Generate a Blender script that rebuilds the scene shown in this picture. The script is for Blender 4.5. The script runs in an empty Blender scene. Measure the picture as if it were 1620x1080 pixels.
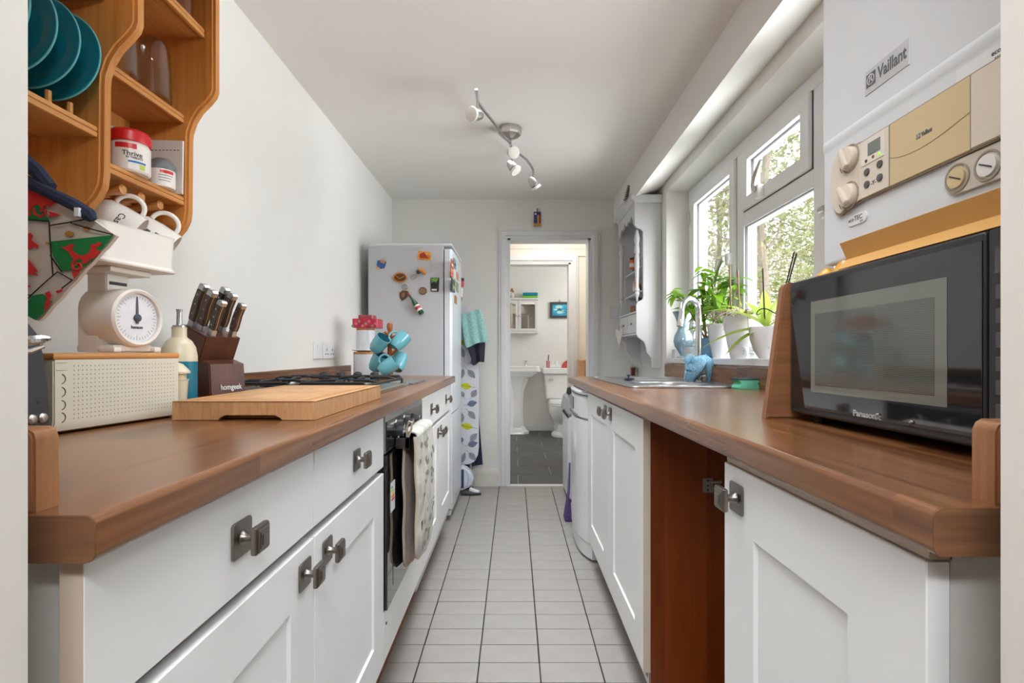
import bpy, bmesh, math, random
from mathutils import Vector, Matrix, Euler
random.seed(7)
SC = bpy.context.scene
COL = SC.collection
PI = math.pi
# ---------------------------------------------------------------- camera, world, lights, exposure
H, F, CX, CY = 1.04, 810.0, 813.5, 558.0     # eye height (m), focal length and vanishing point (1620x1080 px)
cd = bpy.data.cameras.new('camera'); cam = bpy.data.objects.new('camera', cd); COL.objects.link(cam)
cam.location = (0, 0, H); cam.rotation_euler = (PI/2, 0, 0)
cd.sensor_width = 36; cd.lens = 18; cd.shift_x = -3.5/1620; cd.shift_y = 18/1620; cd.clip_start = .02
SC.camera = cam
wd = bpy.data.worlds.new('sky'); SC.world = wd; wd.use_nodes = True
bg = wd.node_tree.nodes['Background']; bg.inputs[0].default_value = (.89, .955, 1, 1); bg.inputs[1].default_value = 3.3
def area(name, loc, aim, sx, sy, power, col=(1, 1, 1), spread=180):
    l = bpy.data.lights.new(name, 'AREA'); l.shape = 'RECTANGLE'; l.size = sx; l.size_y = sy; l.energy = power; l.color = col
    o = bpy.data.objects.new(name, l); COL.objects.link(o); o.location = loc
    o.rotation_euler = (Vector(aim)-Vector(loc)).to_track_quat('-Z', 'Y').to_euler(); l.spread = math.radians(spread); return o
sl = bpy.data.lights.new('sun', 'SUN'); sl.energy = 11.5; sl.angle = math.radians(70); sl.color = (1, .99, .97)
so = bpy.data.objects.new('sun', sl); COL.objects.link(so); so.location = (6, 2, 6)
so.rotation_euler = Vector((-.68, .78, -.62)).to_track_quat('-Z', 'Y').to_euler()
area('dining_room_fill', (0, -.95, 2.32), (0, 3.2, 1.15), 2.2, .3, 100, (.94, .975, 1))  # added front fill behind the camera, not an actual window
area('ceiling_fill', (0, 1.7, 2.225), (0, 1.7, 0), .5, 3.0, 19, (.93, .97, 1), 95)  # added downward fill under the ceiling, separate from the spot bar
area('outdoor_upward_fill', (3.5, 2.2, -.12), (-.1, 2.1, 2.3), 3.0, 4.4, 600, (.94, .975, 1))  # unseen light added outside below the sill to brighten the ceiling
area('bathroom_window_daylight', (1.45, 6.0, 1.7), (0, 6.1, 1.0), .9, 1.0, 20, (1, .99, .97))
area('lobby_fill', (.35, 4.5, 2.26), (.35, 4.6, 0), .5, .5, 7, (1, .98, .95))  # extra light put in to brighten the lobby; no fitting hangs there
SC.view_settings.view_transform = 'Standard'; SC.view_settings.look = 'None'
SC.view_settings.exposure = 0.05; SC.view_settings.gamma = 1; SC.view_settings.use_curve_mapping = False
try:
    SC.cycles.max_bounces = 10; SC.cycles.diffuse_bounces = 6; SC.cycles.glossy_bounces = 4
    SC.cycles.transparent_max_bounces = 16; SC.cycles.caustics_reflective = False; SC.cycles.caustics_refractive = False
    SC.cycles.sample_clamp_indirect = 4; SC.cycles.use_light_tree = False
except Exception: pass

# ---------------------------------------------------------------- helpers
SLOPE = .00864                                  # the right-hand run falls slightly towards the back of the house
def XP(px, D): return (px-CX)*D/F
def ZP(py, D): return H-(py-CY)*D/F
def zs(z, D): return z-SLOPE*D
def lin(c):
    if isinstance(c, str): c = [int(c[i:i+2], 16) for i in (0, 2, 4)]
    r = []
    for v in c[:3]:
        v = v/255; r.append(v/12.92 if v <= .04045 else ((v+.055)/1.055)**2.4)
    return (*r, 1)
MATS = {}
def nodes(name):
    m = bpy.data.materials.new(name); m.use_nodes = True; t = m.node_tree
    return m, t, t.nodes['Principled BSDF']
def pm(name, col, rough=.5, metal=0, var=.06, vs=6, bump=0, bs=60, coat=0, spec=.5, sheen=0, em=None):
    if name in MATS: return MATS[name]
    m, t, p = nodes(name); c = lin(col); N = t.nodes; L = t.links
    p.inputs['Roughness'].default_value = rough; p.inputs['Metallic'].default_value = metal
    p.inputs['Coat Weight'].default_value = coat; p.inputs['Specular IOR Level'].default_value = spec
    p.inputs['Sheen Weight'].default_value = sheen; p.inputs['Base Color'].default_value = c
    if em: p.inputs['Emission Color'].default_value = lin(em[0]); p.inputs['Emission Strength'].default_value = em[1]
    tc = N.new('ShaderNodeTexCoord')
    if var:
        n = N.new('ShaderNodeTexNoise'); n.inputs['Scale'].default_value = vs; n.inputs['Detail'].default_value = 4
        L.new(tc.outputs['Object'], n.inputs['Vector'])
        r = N.new('ShaderNodeValToRGB'); r.color_ramp.elements[0].position = .3; r.color_ramp.elements[1].position = .7
        r.color_ramp.elements[0].color = tuple(v*(1-var) for v in c[:3])+(1,); r.color_ramp.elements[1].color = tuple(min(1, v*(1+var)) for v in c[:3])+(1,)
        L.new(n.outputs['Fac'], r.inputs['Fac']); L.new(r.outputs['Color'], p.inputs['Base Color'])
    if bump:
        n2 = N.new('ShaderNodeTexNoise'); n2.inputs['Scale'].default_value = bs; n2.inputs['Detail'].default_value = 5
        L.new(tc.outputs['Object'], n2.inputs['Vector'])
        b = N.new('ShaderNodeBump'); b.inputs['Strength'].default_value = bump; b.inputs['Distance'].default_value = .004
        L.new(n2.outputs['Fac'], b.inputs['Height']); L.new(b.outputs['Normal'], p.inputs['Normal'])
    MATS[name] = m; return m
def wood(name, dark, light, axis='y', across=16, along=.9, rough=.42, stave=None, amount=1.0, coat=0, knots=False, bump=.04, fine=9):
    """grain stretched along axis; stave=(across width, length) gives joined staves each of its own tone"""
    m, t, p = nodes(name); N = t.nodes; L = t.links
    tc = N.new('ShaderNodeTexCoord'); mp = N.new('ShaderNodeMapping')
    s = {'x': (along, across, across), 'y': (across, along, across), 'z': (across, across, along)}[axis]
    mp.inputs['Scale'].default_value = s; L.new(tc.outputs['Object'], mp.inputs['Vector'])
    vec = mp.outputs['Vector']
    tone = None
    if stave:
        sp = N.new('ShaderNodeSeparateXYZ'); L.new(tc.outputs['Object'], sp.inputs[0])
        def mth(op, a, b=None):
            n = N.new('ShaderNodeMath'); n.operation = op
            for i, v in enumerate((a, b)):
                if v is None: continue
                if isinstance(v, (int, float)): n.inputs[i].default_value = v
                else: L.new(v, n.inputs[i])
            return n.outputs[0]
        ax = {'x': 0, 'y': 1, 'z': 2}[axis]; ac = 0 if ax != 0 else 1
        cell = mth('FLOOR', mth('DIVIDE', sp.outputs[ac], stave[0]))
        lon = mth('FLOOR', mth('ADD', mth('DIVIDE', sp.outputs[ax], stave[1]), mth('MULTIPLY', cell, .37)))
        cb = N.new('ShaderNodeCombineXYZ'); L.new(mth('ADD', cell, 100.5), cb.inputs[0]); L.new(mth('ADD', lon, 50.5), cb.inputs[1])
        wn = N.new('ShaderNodeTexWhiteNoise'); wn.noise_dimensions = '2D'; L.new(cb.outputs[0], wn.inputs['Vector'])
        tone = wn.outputs['Value']
        va = N.new('ShaderNodeVectorMath'); va.operation = 'MULTIPLY_ADD'; L.new(wn.outputs['Color'], va.inputs[0])
        va.inputs[1].default_value = (7, 7, 7); L.new(vec, va.inputs[2]); vec = va.outputs[0]
    n1 = N.new('ShaderNodeTexNoise'); n1.inputs['Scale'].default_value = 1.6; n1.inputs['Detail'].default_value = 5; n1.inputs['Distortion'].default_value = .8
    n2 = N.new('ShaderNodeTexNoise'); n2.inputs['Scale'].default_value = fine; n2.inputs['Detail'].default_value = 3.5 if fine > 5 else 1.5; n2.inputs['Roughness'].default_value = .55
    L.new(vec, n1.inputs['Vector']); L.new(vec, n2.inputs['Vector'])
    mx = N.new('ShaderNodeMix'); mx.inputs[0].default_value = .45; L.new(n1.outputs['Fac'], mx.inputs[2]); L.new(n2.outputs['Fac'], mx.inputs[3])
    fac = mx.outputs[0]
    if tone is not None:
        mx2 = N.new('ShaderNodeMix'); mx2.inputs[0].default_value = .22; L.new(fac, mx2.inputs[2]); L.new(tone, mx2.inputs[3]); fac = mx2.outputs[0]
    r = N.new('ShaderNodeValToRGB'); r.color_ramp.elements[0].position = .5-.2/amount; r.color_ramp.elements[1].position = .5+.2/amount
    r.color_ramp.elements[0].color = lin(dark); r.color_ramp.elements[1].color = lin(light); L.new(fac, r.inputs['Fac'])
    out = r.outputs['Color']
    if knots:
        vo = N.new('ShaderNodeTexVoronoi'); vo.inputs['Scale'].default_value = 4.2; mk = N.new('ShaderNodeMapping')
        mk.inputs['Scale'].default_value = {'x': (.6, 1, 1), 'y': (1, .6, 1), 'z': (1, 1, .6)}[axis]
        L.new(tc.outputs['Object'], mk.inputs[0]); L.new(mk.outputs[0], vo.inputs['Vector'])
        kr = N.new('ShaderNodeValToRGB'); kr.color_ramp.elements[0].position = .045; kr.color_ramp.elements[1].position = .11
        kr.color_ramp.elements[0].color = (.28, .14, .07, 1); kr.color_ramp.elements[1].color = (1, 1, 1, 1); L.new(vo.outputs['Distance'], kr.inputs[0])
        mm = N.new('ShaderNodeMix'); mm.data_type = 'RGBA'; mm.blend_type = 'MULTIPLY'; mm.inputs[0].default_value = 1
        L.new(out, mm.inputs[6]); L.new(kr.outputs[0], mm.inputs[7]); out = mm.outputs[2]
    L.new(out, p.inputs['Base Color'])
    p.inputs['Roughness'].default_value = rough; p.inputs['Coat Weight'].default_value = coat; p.inputs['Coat Roughness'].default_value = .25
    b = N.new('ShaderNodeBump'); b.inputs['Strength'].default_value = bump; b.inputs['Distance'].default_value = .002
    L.new(n2.outputs['Fac'], b.inputs['Height']); L.new(b.outputs['Normal'], p.inputs['Normal'])
    MATS[name] = m; return m
def glass(name, tint=(255, 255, 255), gloss=.06, rough=.02, edge=.7, body=None):
    m = bpy.data.materials.new(name); m.use_nodes = True; t = m.node_tree; N = t.nodes; L = t.links
    N.remove(N['Principled BSDF']); out = N['Material Output']
    tr = N.new('ShaderNodeBsdfTransparent'); tr.inputs[0].default_value = lin(tint)
    gl = N.new('ShaderNodeBsdfGlossy'); gl.inputs['Roughness'].default_value = rough
    lw = N.new('ShaderNodeLayerWeight'); lw.inputs['Blend'].default_value = .25
    mr = N.new('ShaderNodeMapRange'); mr.inputs['To Min'].default_value = gloss; mr.inputs['To Max'].default_value = edge
    L.new(lw.outputs['Facing'], mr.inputs['Value'])
    mx = N.new('ShaderNodeMixShader'); L.new(mr.outputs[0], mx.inputs[0]); L.new(tr.outputs[0], mx.inputs[1]); L.new(gl.outputs[0], mx.inputs[2])
    L.new(mx.outputs[0], out.inputs[0]); MATS[name] = m; return m
def leafmat(name, c1, c2, tr=.35):
    m, t, p = nodes(name); N = t.nodes; L = t.links
    oi = N.new('ShaderNodeObjectInfo'); tc = N.new('ShaderNodeTexCoord'); n = N.new('ShaderNodeTexNoise'); n.inputs['Scale'].default_value = 3.1
    L.new(tc.outputs['Object'], n.inputs['Vector'])
    ad = N.new('ShaderNodeMath'); ad.operation = 'ADD'; L.new(oi.outputs['Random'], ad.inputs[0]); L.new(n.outputs['Fac'], ad.inputs[1])
    ml = N.new('ShaderNodeMath'); ml.operation = 'MULTIPLY'; ml.inputs[1].default_value = .6; L.new(ad.outputs[0], ml.inputs[0])
    r = N.new('ShaderNodeValToRGB'); r.color_ramp.elements[0].position = .2; r.color_ramp.elements[1].position = .75
    r.color_ramp.elements[0].color = lin(c1); r.color_ramp.elements[1].color = lin(c2); L.new(ml.outputs[0], r.inputs[0])
    L.new(r.outputs[0], p.inputs['Base Color']); p.inputs['Roughness'].default_value = .45
    tl = N.new('ShaderNodeBsdfTranslucent'); L.new(r.outputs[0], tl.inputs[0])
    mx = N.new('ShaderNodeMixShader'); mx.inputs[0].default_value = tr; L.new(p.outputs[0], mx.inputs[1]); L.new(tl.outputs[0], mx.inputs[2])
    L.new(mx.outputs[0], N['Material Output'].inputs[0]); MATS[name] = m; return m

def B(): return bmesh.new()
def merge(bm, tmp, M=None):
    if M is not None: bmesh.ops.transform(tmp, matrix=M, verts=tmp.verts)
    me = bpy.data.meshes.new('t'); tmp.to_mesh(me); tmp.free(); bm.from_mesh(me); bpy.data.meshes.remove(me)
def box(bm, x0, x1, y0, y1, z0, z1, bev=0, seg=2, M=None):
    t = B(); v = [t.verts.new((x, y, z)) for x in (x0, x1) for y in (y0, y1) for z in (z0, z1)]
    for f in ((0, 1, 3, 2), (4, 6, 7, 5), (0, 4, 5, 1), (2, 3, 7, 6), (0, 2, 6, 4), (1, 5, 7, 3)): t.faces.new([v[i] for i in f])
    bmesh.ops.recalc_face_normals(t, faces=t.faces)
    if bev: bmesh.ops.bevel(t, geom=t.edges[:], offset=bev, segments=seg, affect='EDGES', profile=.5)
    merge(bm, t, M); return bm
def prism(bm, poly, axis, a, b, bev=0, seg=2, M=None):
    t = B()
    def P(u, w, s): return {'x': (s, u, w), 'y': (u, s, w), 'z': (u, w, s)}[axis]
    va = [t.verts.new(P(u, w, a)) for u, w in poly]; vb = [t.verts.new(P(u, w, b)) for u, w in poly]; n = len(poly)
    t.faces.new(va); t.faces.new(vb[::-1])
    for i in range(n): t.faces.new((va[i], vb[i], vb[(i+1) % n], va[(i+1) % n]))
    bmesh.ops.recalc_face_normals(t, faces=t.faces)
    if bev:
        ed = [e for e in t.edges if (e.verts[0] in va) == (e.verts[1] in va)]
        bmesh.ops.bevel(t, geom=ed, offset=bev, segments=seg, affect='EDGES')
    merge(bm, t, M); return bm
def lathe(bm, prof, n=24, M=None, cap=True):
    t = B(); rings = []
    for r, z in prof:
        if r <= 1e-6: rings.append([t.verts.new((0, 0, z))])
        else: rings.append([t.verts.new((r*math.cos(2*PI*i/n), r*math.sin(2*PI*i/n), z)) for i in range(n)])
    for a, b in zip(rings, rings[1:]):
        for i in range(n):
            q = [a[i % len(a)], a[(i+1) % len(a)], b[(i+1) % len(b)], b[i % len(b)]]
            q = [x for k, x in enumerate(q) if x not in q[:k]]
            if len(q) > 2: t.faces.new(q)
    if cap:
        for rg in (rings[0], rings[-1]):
            if len(rg) > 2: t.faces.new(rg)
    bmesh.ops.recalc_face_normals(t, faces=t.faces); merge(bm, t, M); return bm
def cyl(bm, p0, p1, r0, r1=None, n=16):
    p0, p1 = Vector(p0), Vector(p1); d = p1-p0
    M = Matrix.Translation(p0) @ d.to_track_quat('Z', 'Y').to_matrix().to_4x4()
    return lathe(bm, [(r0, 0), (r0 if r1 is None else r1, d.length)], n, M)
def AX(p, d):
    return Matrix.Translation(p) @ Vector(d).to_track_quat('Z', 'Y').to_matrix().to_4x4()
def tube(bm, pts, r, n=8):
    pts = [Vector(p) for p in pts]; t = B(); rings = []; up = None
    for i, p in enumerate(pts):
        d = (pts[min(i+1, len(pts)-1)]-pts[max(i-1, 0)]).normalized()
        if up is None: up = d.orthogonal().normalized()
        else: up = (up-d*up.dot(d)).normalized()
        w = d.cross(up); rr = r[i] if isinstance(r, (list, tuple)) else r
        rings.append([t.verts.new(p+(up*math.cos(2*PI*k/n)+w*math.sin(2*PI*k/n))*rr) for k in range(n)])
    for a, b in zip(rings, rings[1:]):
        for k in range(n): t.faces.new((a[k], a[(k+1) % n], b[(k+1) % n], b[k]))
    t.faces.new(rings[0][::-1]); t.faces.new(rings[-1])
    bmesh.ops.recalc_face_normals(t, faces=t.faces); merge(bm, t); return bm
def ball(bm, c, r, s=(1, 1, 1), n=16, M=None):
    t = B(); bmesh.ops.create_uvsphere(t, u_segments=n, v_segments=max(6, n*2//3), radius=r)
    merge(bm, t, (M or Matrix())@Matrix.Translation(c)@Matrix.Diagonal((*s, 1))); return bm
def sheet(bm, fn, nu, nv, th=0):
    """grid fn(u,v) -> point; th gives it thickness"""
    t = B(); g = [[t.verts.new(fn(i/nu, j/nv)) for j in range(nv+1)] for i in range(nu+1)]
    for i in range(nu):
        for j in range(nv): t.faces.new((g[i][j], g[i+1][j], g[i+1][j+1], g[i][j+1]))
    if th:
        t.normal_update(); bmesh.ops.solidify(t, geom=t.faces[:], thickness=th)
    bmesh.ops.recalc_face_normals(t, faces=t.faces); merge(bm, t); return bm
def flat(bm, pts):
    t = B(); t.faces.new([t.verts.new(p) for p in pts]); bmesh.ops.triangulate(t, faces=t.faces[:]); merge(bm, t); return bm
def text(bm, body, size, M, ext=.0003, width=None, bold=.012):
    cu = bpy.data.curves.new('t', 'FONT'); cu.body = body; cu.size = size; cu.extrude = ext; cu.align_x = 'CENTER'; cu.align_y = 'CENTER'; cu.resolution_u = 3; cu.offset = bold*size
    o = bpy.data.objects.new('t', cu); COL.objects.link(o); bpy.context.view_layer.update()
    me = bpy.data.meshes.new_from_object(o.evaluated_get(bpy.context.evaluated_depsgraph_get()))
    bpy.data.objects.remove(o); t = B(); t.from_mesh(me); bpy.data.meshes.remove(me); bpy.data.curves.remove(cu)
    if width:
        xs = [v.co.x for v in t.verts]; w = max(xs)-min(xs)
        bmesh.ops.scale(t, vec=(width/w, 1, 1), verts=t.verts)
    merge(bm, t, M); return bm
def face_px(p):  # matrix for lettering on a face that looks along +X, reads along -Y..: local x -> world dir
    return Matrix.Translation(p)@Matrix(((0, 0, 1, 0), (1, 0, 0, 0), (0, 1, 0, 0), (0, 0, 0, 1)))
def face_nx(p):
    return Matrix.Translation(p)@Matrix(((0, 0, -1, 0), (-1, 0, 0, 0), (0, 1, 0, 0), (0, 0, 0, 1)))
def face_ny(p):
    return Matrix.Translation(p)@Matrix(((1, 0, 0, 0), (0, 0, -1, 0), (0, 1, 0, 0), (0, 0, 0, 1)))
def cut(o, cb):
    """cut a hole shaped like cb (world space) out of o and keep it as plain mesh"""
    me = bpy.data.meshes.new('t'); cb.to_mesh(me); cb.free(); c = bpy.data.objects.new('t', me); COL.objects.link(c)
    md = o.modifiers.new('b', 'BOOLEAN'); md.object = c; md.operation = 'DIFFERENCE'; md.solver = 'EXACT'; bpy.context.view_layer.update()
    while len(o.modifiers) > 1 and o.modifiers[0] != md: o.modifiers.remove(o.modifiers[0])
    bpy.context.view_layer.update(); dg = bpy.context.evaluated_depsgraph_get(); nm = bpy.data.meshes.new_from_object(o.evaluated_get(dg), depsgraph=dg)
    o.modifiers.clear(); o.data = nm; bpy.data.objects.remove(c); wn = o.modifiers.new('weighted_normal', 'WEIGHTED_NORMAL'); wn.keep_sharp = True
MW = {}
def thing(name, label, cat, loc=(0, 0, 0), rz=0, group=None, local=False):
    o = bpy.data.objects.new(name, None); COL.objects.link(o); o.location = loc; o.rotation_euler = (0, 0, rz)
    o.empty_display_size = .05
    MW[o] = Matrix() if local else (Matrix.Translation(loc)@Matrix.Rotation(rz, 4, 'Z')).inverted()
    tag(o, label, cat, group); return o
def tag(o, label=None, cat=None, group=None, kind=None):
    for k, v in (('label', label), ('category', cat), ('group', group), ('kind', kind)):
        if v: o[k] = v
    return o
def obj(name, bm, m, parent=None, shear=False, sharp=35, kind=None, label=None):
    if shear:
        for v in bm.verts: v.co.z -= SLOPE*v.co.y
    me = bpy.data.meshes.new(name); o = bpy.data.objects.new(name, me)
    if parent is not None:
        M = MW.get(parent, Matrix()); bmesh.ops.transform(bm, matrix=M, verts=bm.verts); MW[o] = M; o.parent = parent
    elif len(bm.verts):
        xs, ys, zz = zip(*[v.co for v in bm.verts]); c = Vector(((min(xs)+max(xs))/2, (min(ys)+max(ys))/2, min(zz)))
        bmesh.ops.translate(bm, vec=-c, verts=bm.verts); o.location = c; MW[o] = Matrix.Translation(-c)
    for f in bm.faces: f.smooth = True
    bm.to_mesh(me); bm.free(); me.set_sharp_from_angle(angle=math.radians(sharp))
    for mm in (m if isinstance(m, list) else [m]): me.materials.append(mm)
    COL.objects.link(o)
    if len(me.polygons) < 4000: wn = o.modifiers.new('weighted_normal', 'WEIGHTED_NORMAL'); wn.keep_sharp = True; wn.weight = 100
    if kind: o['kind'] = kind
    if label: o['label'] = label
    return o
def solo(name, bm, m, label, cat, group=None, **k):
    return tag(obj(name, bm, m, **k), label, cat, group)
def struct(name, bm, m, parent=None, **k):
    o = obj(name, bm, m, parent, **k)
    if parent is None: o['kind'] = 'structure'
    return o
def inst(name, me, parent, M):
    o = bpy.data.objects.new(name, me); COL.objects.link(o); o.parent = parent; o.matrix_local = MW.get(parent, Matrix())@M; return o
def dup(root, loc, rz=0, label=None):
    def cp(o, par):
        c = o.copy(); COL.objects.link(c)
        if par: c.parent = par
        for k in list(o.children): cp(k, c)
        return c
    r = cp(root, None); r.location = loc; r.rotation_euler = (0, 0, rz)
    if label: r['label'] = label
    return r
def arc(cx, cy, r, a0, a1, n): return [(cx+r*math.cos(math.radians(a0+(a1-a0)*i/n)), cy+r*math.sin(math.radians(a0+(a1-a0)*i/n))) for i in range(n+1)]
def rrect(x0, x1, y0, y1, r, n=4):
    return arc(x1-r, y1-r, r, 0, 90, n)+arc(x0+r, y1-r, r, 90, 180, n)+arc(x0+r, y0+r, r, 180, 270, n)+arc(x1-r, y0+r, r, 270, 360, n)

# ---------------------------------------------------------------- materials
PLASTER = pm('plaster_white', (232, 231, 227), .9, var=.02, vs=2.5, bump=.05, bs=25)
CEIL = pm('ceiling_white', (236, 233, 229), .92, var=.015, vs=2)
CREAM = pm('cream_paint', (236, 230, 218), .8, var=.02, vs=3)
GLOSSW = pm('white_gloss_paint', (226, 227, 229), .4, var=.02, vs=5)
SCUFF = pm('worn_white_paint', (220, 216, 208), .6, var=.08, vs=9, bump=.1, bs=30)
JAMB = pm('jamb_paint', (218, 214, 207), .5, var=.03, vs=4, bump=.12, bs=14)
UNIT = pm('satin_white_unit', (228, 229, 229), .38, var=.01, vs=3)
CARC = pm('carcass_white', (205, 203, 199), .6, var=.03)
EDGE = pm('beige_edging', (196, 180, 162), .6, var=.04)
UPVC = pm('white_plastic_frame', (240, 241, 243), .3, var=.01)
WHITEPL = pm('white_plastic', (232, 233, 235), .35, var=.015)
BLACKRUB = pm('black_rubber', (30, 30, 32), .6)
OAK = wood('oak_worktop', (90, 54, 28), (144, 96, 58), 'y', 26, .9, .27, (.085, .9), 1.3, coat=.3, bump=0, fine=3.2)
OAKEND = wood('oak_end_strip', (84, 56, 36), (122, 84, 56), 'x', 26, 1.2, .42, None, 1.0)
OAKZ = wood('oak_board_upright', (120, 78, 48), (166, 118, 80), 'z', 18, .9, .4, None, .9)
OAKX = wood('oak_board_across', (112, 74, 48), (152, 104, 70), 'x', 22, .9, .42, None, .9)
PINE = wood('pine_upright', (166, 100, 42), (218, 152, 80), 'z', 13, .8, .38, None, .85, coat=.2, knots=True)
PINEY = wood('pine_along', (174, 108, 50), (220, 160, 90), 'y', 13, .8, .38, None, .85, coat=.2)
REDPINE = wood('stained_pine_panel', (84, 32, 4), (128, 58, 12), 'z', 9, .5, .35, (.12, 3), .9, knots=True)
BLOCK = wood('butcher_block', (166, 118, 76), (210, 166, 120), 'z', 30, 4, .5, None, .9)
BLOCKT = wood('butcher_block_top', (164, 114, 70), (212, 168, 118), 'y', 16, 8, .5, (.045, .06), .8)
WALNUT = wood('dark_walnut', (58, 30, 20), (98, 54, 38), 'z', 16, 1, .4, None, .9)
HANDLEW = wood('pakka_handle', (46, 32, 28), (92, 72, 62), 'z', 40, 8, .4, None, 1)
TREEW = wood('mug_tree_wood', (130, 66, 24), (184, 104, 44), 'z', 20, 2, .4)
BARK = wood('bark', (72, 64, 54), (122, 112, 96), 'z', 12, 3, .9, None, .8)
STEEL = pm('brushed_steel', (188, 189, 190), .3, 1, var=.04, vs=20)
CHROME = pm('chrome', (226, 228, 230), .12, 1, var=0)
PEWTER = pm('pewter', (138, 131, 125), .33, 1, var=.12, vs=30)
NICKEL = pm('satin_nickel', (186, 182, 176), .34, 1, var=.03)
BLACKG = pm('black_glass', (12, 12, 14), .06, var=0, spec=.6, coat=.5)
BLACKM = pm('cast_iron', (24, 24, 26), .5, var=.1, vs=40)
DARKPL = pm('dark_plastic', (38, 39, 42), .35, var=.05)
TEALP = pm('teal_glaze', (22, 126, 142), .22, var=.03, coat=.3)
TEALR = pm('teal_glaze_rim', (96, 178, 184), .25, var=.02)
AQUA = pm('turquoise_glaze', (104, 174, 188), .2, var=.03, coat=.3)
AQUAIN = pm('turquoise_glaze_inside', (56, 128, 146), .25, var=.03)
CERAM = pm('white_ceramic', (238, 238, 238), .15, var=.01, coat=.3)
TILE = pm('floor_tile_beige', (158, 154, 149), .45, var=.05, vs=14, bump=.15, bs=120)
GROUT = pm('dark_grout', (52, 46, 42), .9, var=.1)
SLATE = pm('slate_tile', (84, 84, 82), .5, var=.22, vs=7, bump=.2, bs=30)
GROUTL = pm('pale_grout', (176, 174, 168), .9)
GLASS = glass('window_glass', gloss=.03, edge=.35)
CLEAR = glass('clear_glass', tint=(246, 247, 247), gloss=.03, edge=.4)
GREYG = glass('smoked_pane', tint=(200, 205, 205), gloss=.1)
INK = pm('dark_ink', (48, 48, 52), .6, var=0)
WHITEINK = pm('pale_ink', (225, 225, 225), .6, var=0)

# ================================================================ THE SETTING
CZ, XL, XR, YB = 2.243, -.958, .96, 4.01
b = B(); box(b, -1.2, 1.2, -.4, 4.02, -.10, -.0035); floor = struct('floor', b, GROUT)
t0 = B(); box(t0, -.0991, .0991, -.0505, .0505, -.008, 0, .0012, 1)
first = None
for k in range(-2, 3):
    for r in range(-12, 23):
        x = -.118+.2027*(k+.5); y = 1.6166+.1052*(r+.5)
        if y > 3.985: continue
        M = Matrix.Translation((x+random.uniform(-.0004, .0004), y+random.uniform(-.0004, .0004), random.uniform(-.0006, .0002)))@Matrix.Rotation(random.uniform(-.003, .003), 4, 'Z')
        if first is None:
            t1 = t0.copy(); bmesh.ops.transform(t1, matrix=M, verts=t1.verts); o = obj('tile', t1, TILE, floor); 
            first = bpy.data.meshes.new('tile'); bmesh.ops.recalc_face_normals(t0, faces=t0.faces); t0.to_mesh(first); t0.free(); first.materials.append(TILE)
        else: inst('tile', first, floor, M)
b = B(); box(b, -.3, .95, 4.02, 6.95, -.10, -.004); floor2 = struct('floor', b, GROUTL)
st = None
for r in range(9):
    for k in range(-1, 3):
        y0 = 4.045+.335*r; x0 = -.3+(.118 if r % 2 else .335)+.5*(k-1)
        x1 = min(x0+.494, .94); x0 = max(x0, -.3); y1 = min(y0+.33, 6.84)
        if x1-x0 < .05 or y1-y0 < .05: continue
        b = B(); box(b, x0, x1, y0, y1, -.012, 0, .0015, 1); obj('tile', b, SLATE, floor2)
b = B(); box(b, -.055, .605, 3.985, 4.04, -.004, .006, .002); struct('trim_5', b, GLOSSW)
b = B(); box(b, -1.3, 1.3, -.3, 4.15, CZ, CZ+.1); struct('ceiling', b, CEIL)
b = B(); box(b, -1.1, 1.6, 4.15, 7.1, 2.32, 2.42); struct('ceiling', b, CEIL)
b = B(); box(b, XL-.12, XL, .36, 4.1, -.1, CZ+.02); struct('wall_left', b, PLASTER)
OX0, OX1, OZ = -.052, .60, 1.936
b = B(); box(b, XL-.12, OX0, YB, YB+.12, -.1, CZ+.1); box(b, OX1, 1.3, YB, YB+.12, -.1, CZ+.1); box(b, OX0, OX1, YB, YB+.12, OZ, CZ+.1)
struct('wall_back', b, PLASTER)
# right wall with the window opening (sill 1.04, head 2.085, from 1.0 to 3.23 deep)
SILL, HEAD, WY0, WY1, XF = 1.035, 2.085, 1.0, 3.23, 1.10
b = B(); box(b, XR, XR+.26, .36, YB+.02, -.05, SILL-.012); box(b, XR, XR+.26, .36, YB+.02, HEAD, 2.35)
box(b, XR, XR+.26, WY1, YB+.02, SILL-.012, HEAD); box(b, XR, XR+.26, .36, WY0, SILL-.012, HEAD)
struct('wall_right', b, PLASTER, shear=True)
b = B(); prism(b, [(.78, 2.36), (.78, 2.076), (.97, 2.152), (.97, 2.36)], 'y', .36, 4.06); struct('trim_1', b, PLASTER, shear=True)
b = B(); box(b, XR-.012, XF+.03, WY0, WY1, SILL-.03, SILL, .004)
sill = struct('trim_2', b, GLOSSW, shear=True)
# front wall either side of the doorway the camera stands in
b = B(); box(b, -1.2, -.361, .06, .38, -.1, CZ+.1); box(b, .361, 1.3, .06, .38, -.1, CZ+.1); box(b, -.361, .361, .06, .38, 2.04, CZ+.1)
struct('wall_front', b, JAMB)
# dining room the camera looks out of
b = B(); box(b, -2.0, 2.0, -3.9, -3.8, -.1, 2.4); box(b, -2.1, -2.0, -3.9, .06, -.1, 2.4); box(b, 2.0, 2.1, -3.9, .06, -.1, 2.4); struct('wall_dining', b, PLASTER)
b = B(); box(b, -2.0, 2.0, -3.9, .06, 2.4, 2.5); struct('ceiling', b, CEIL)
b = B(); box(b, -2.0, 2.0, -3.9, -.4, -.1, -.004); struct('floor', b, OAKZ)
b = B(); box(b, -2.0, -1.2, .0, .06, -.1, 2.4); box(b, 1.2, 2.0, .0, .06, -.1, 2.4); struct('wall_front', b, JAMB)
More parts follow.
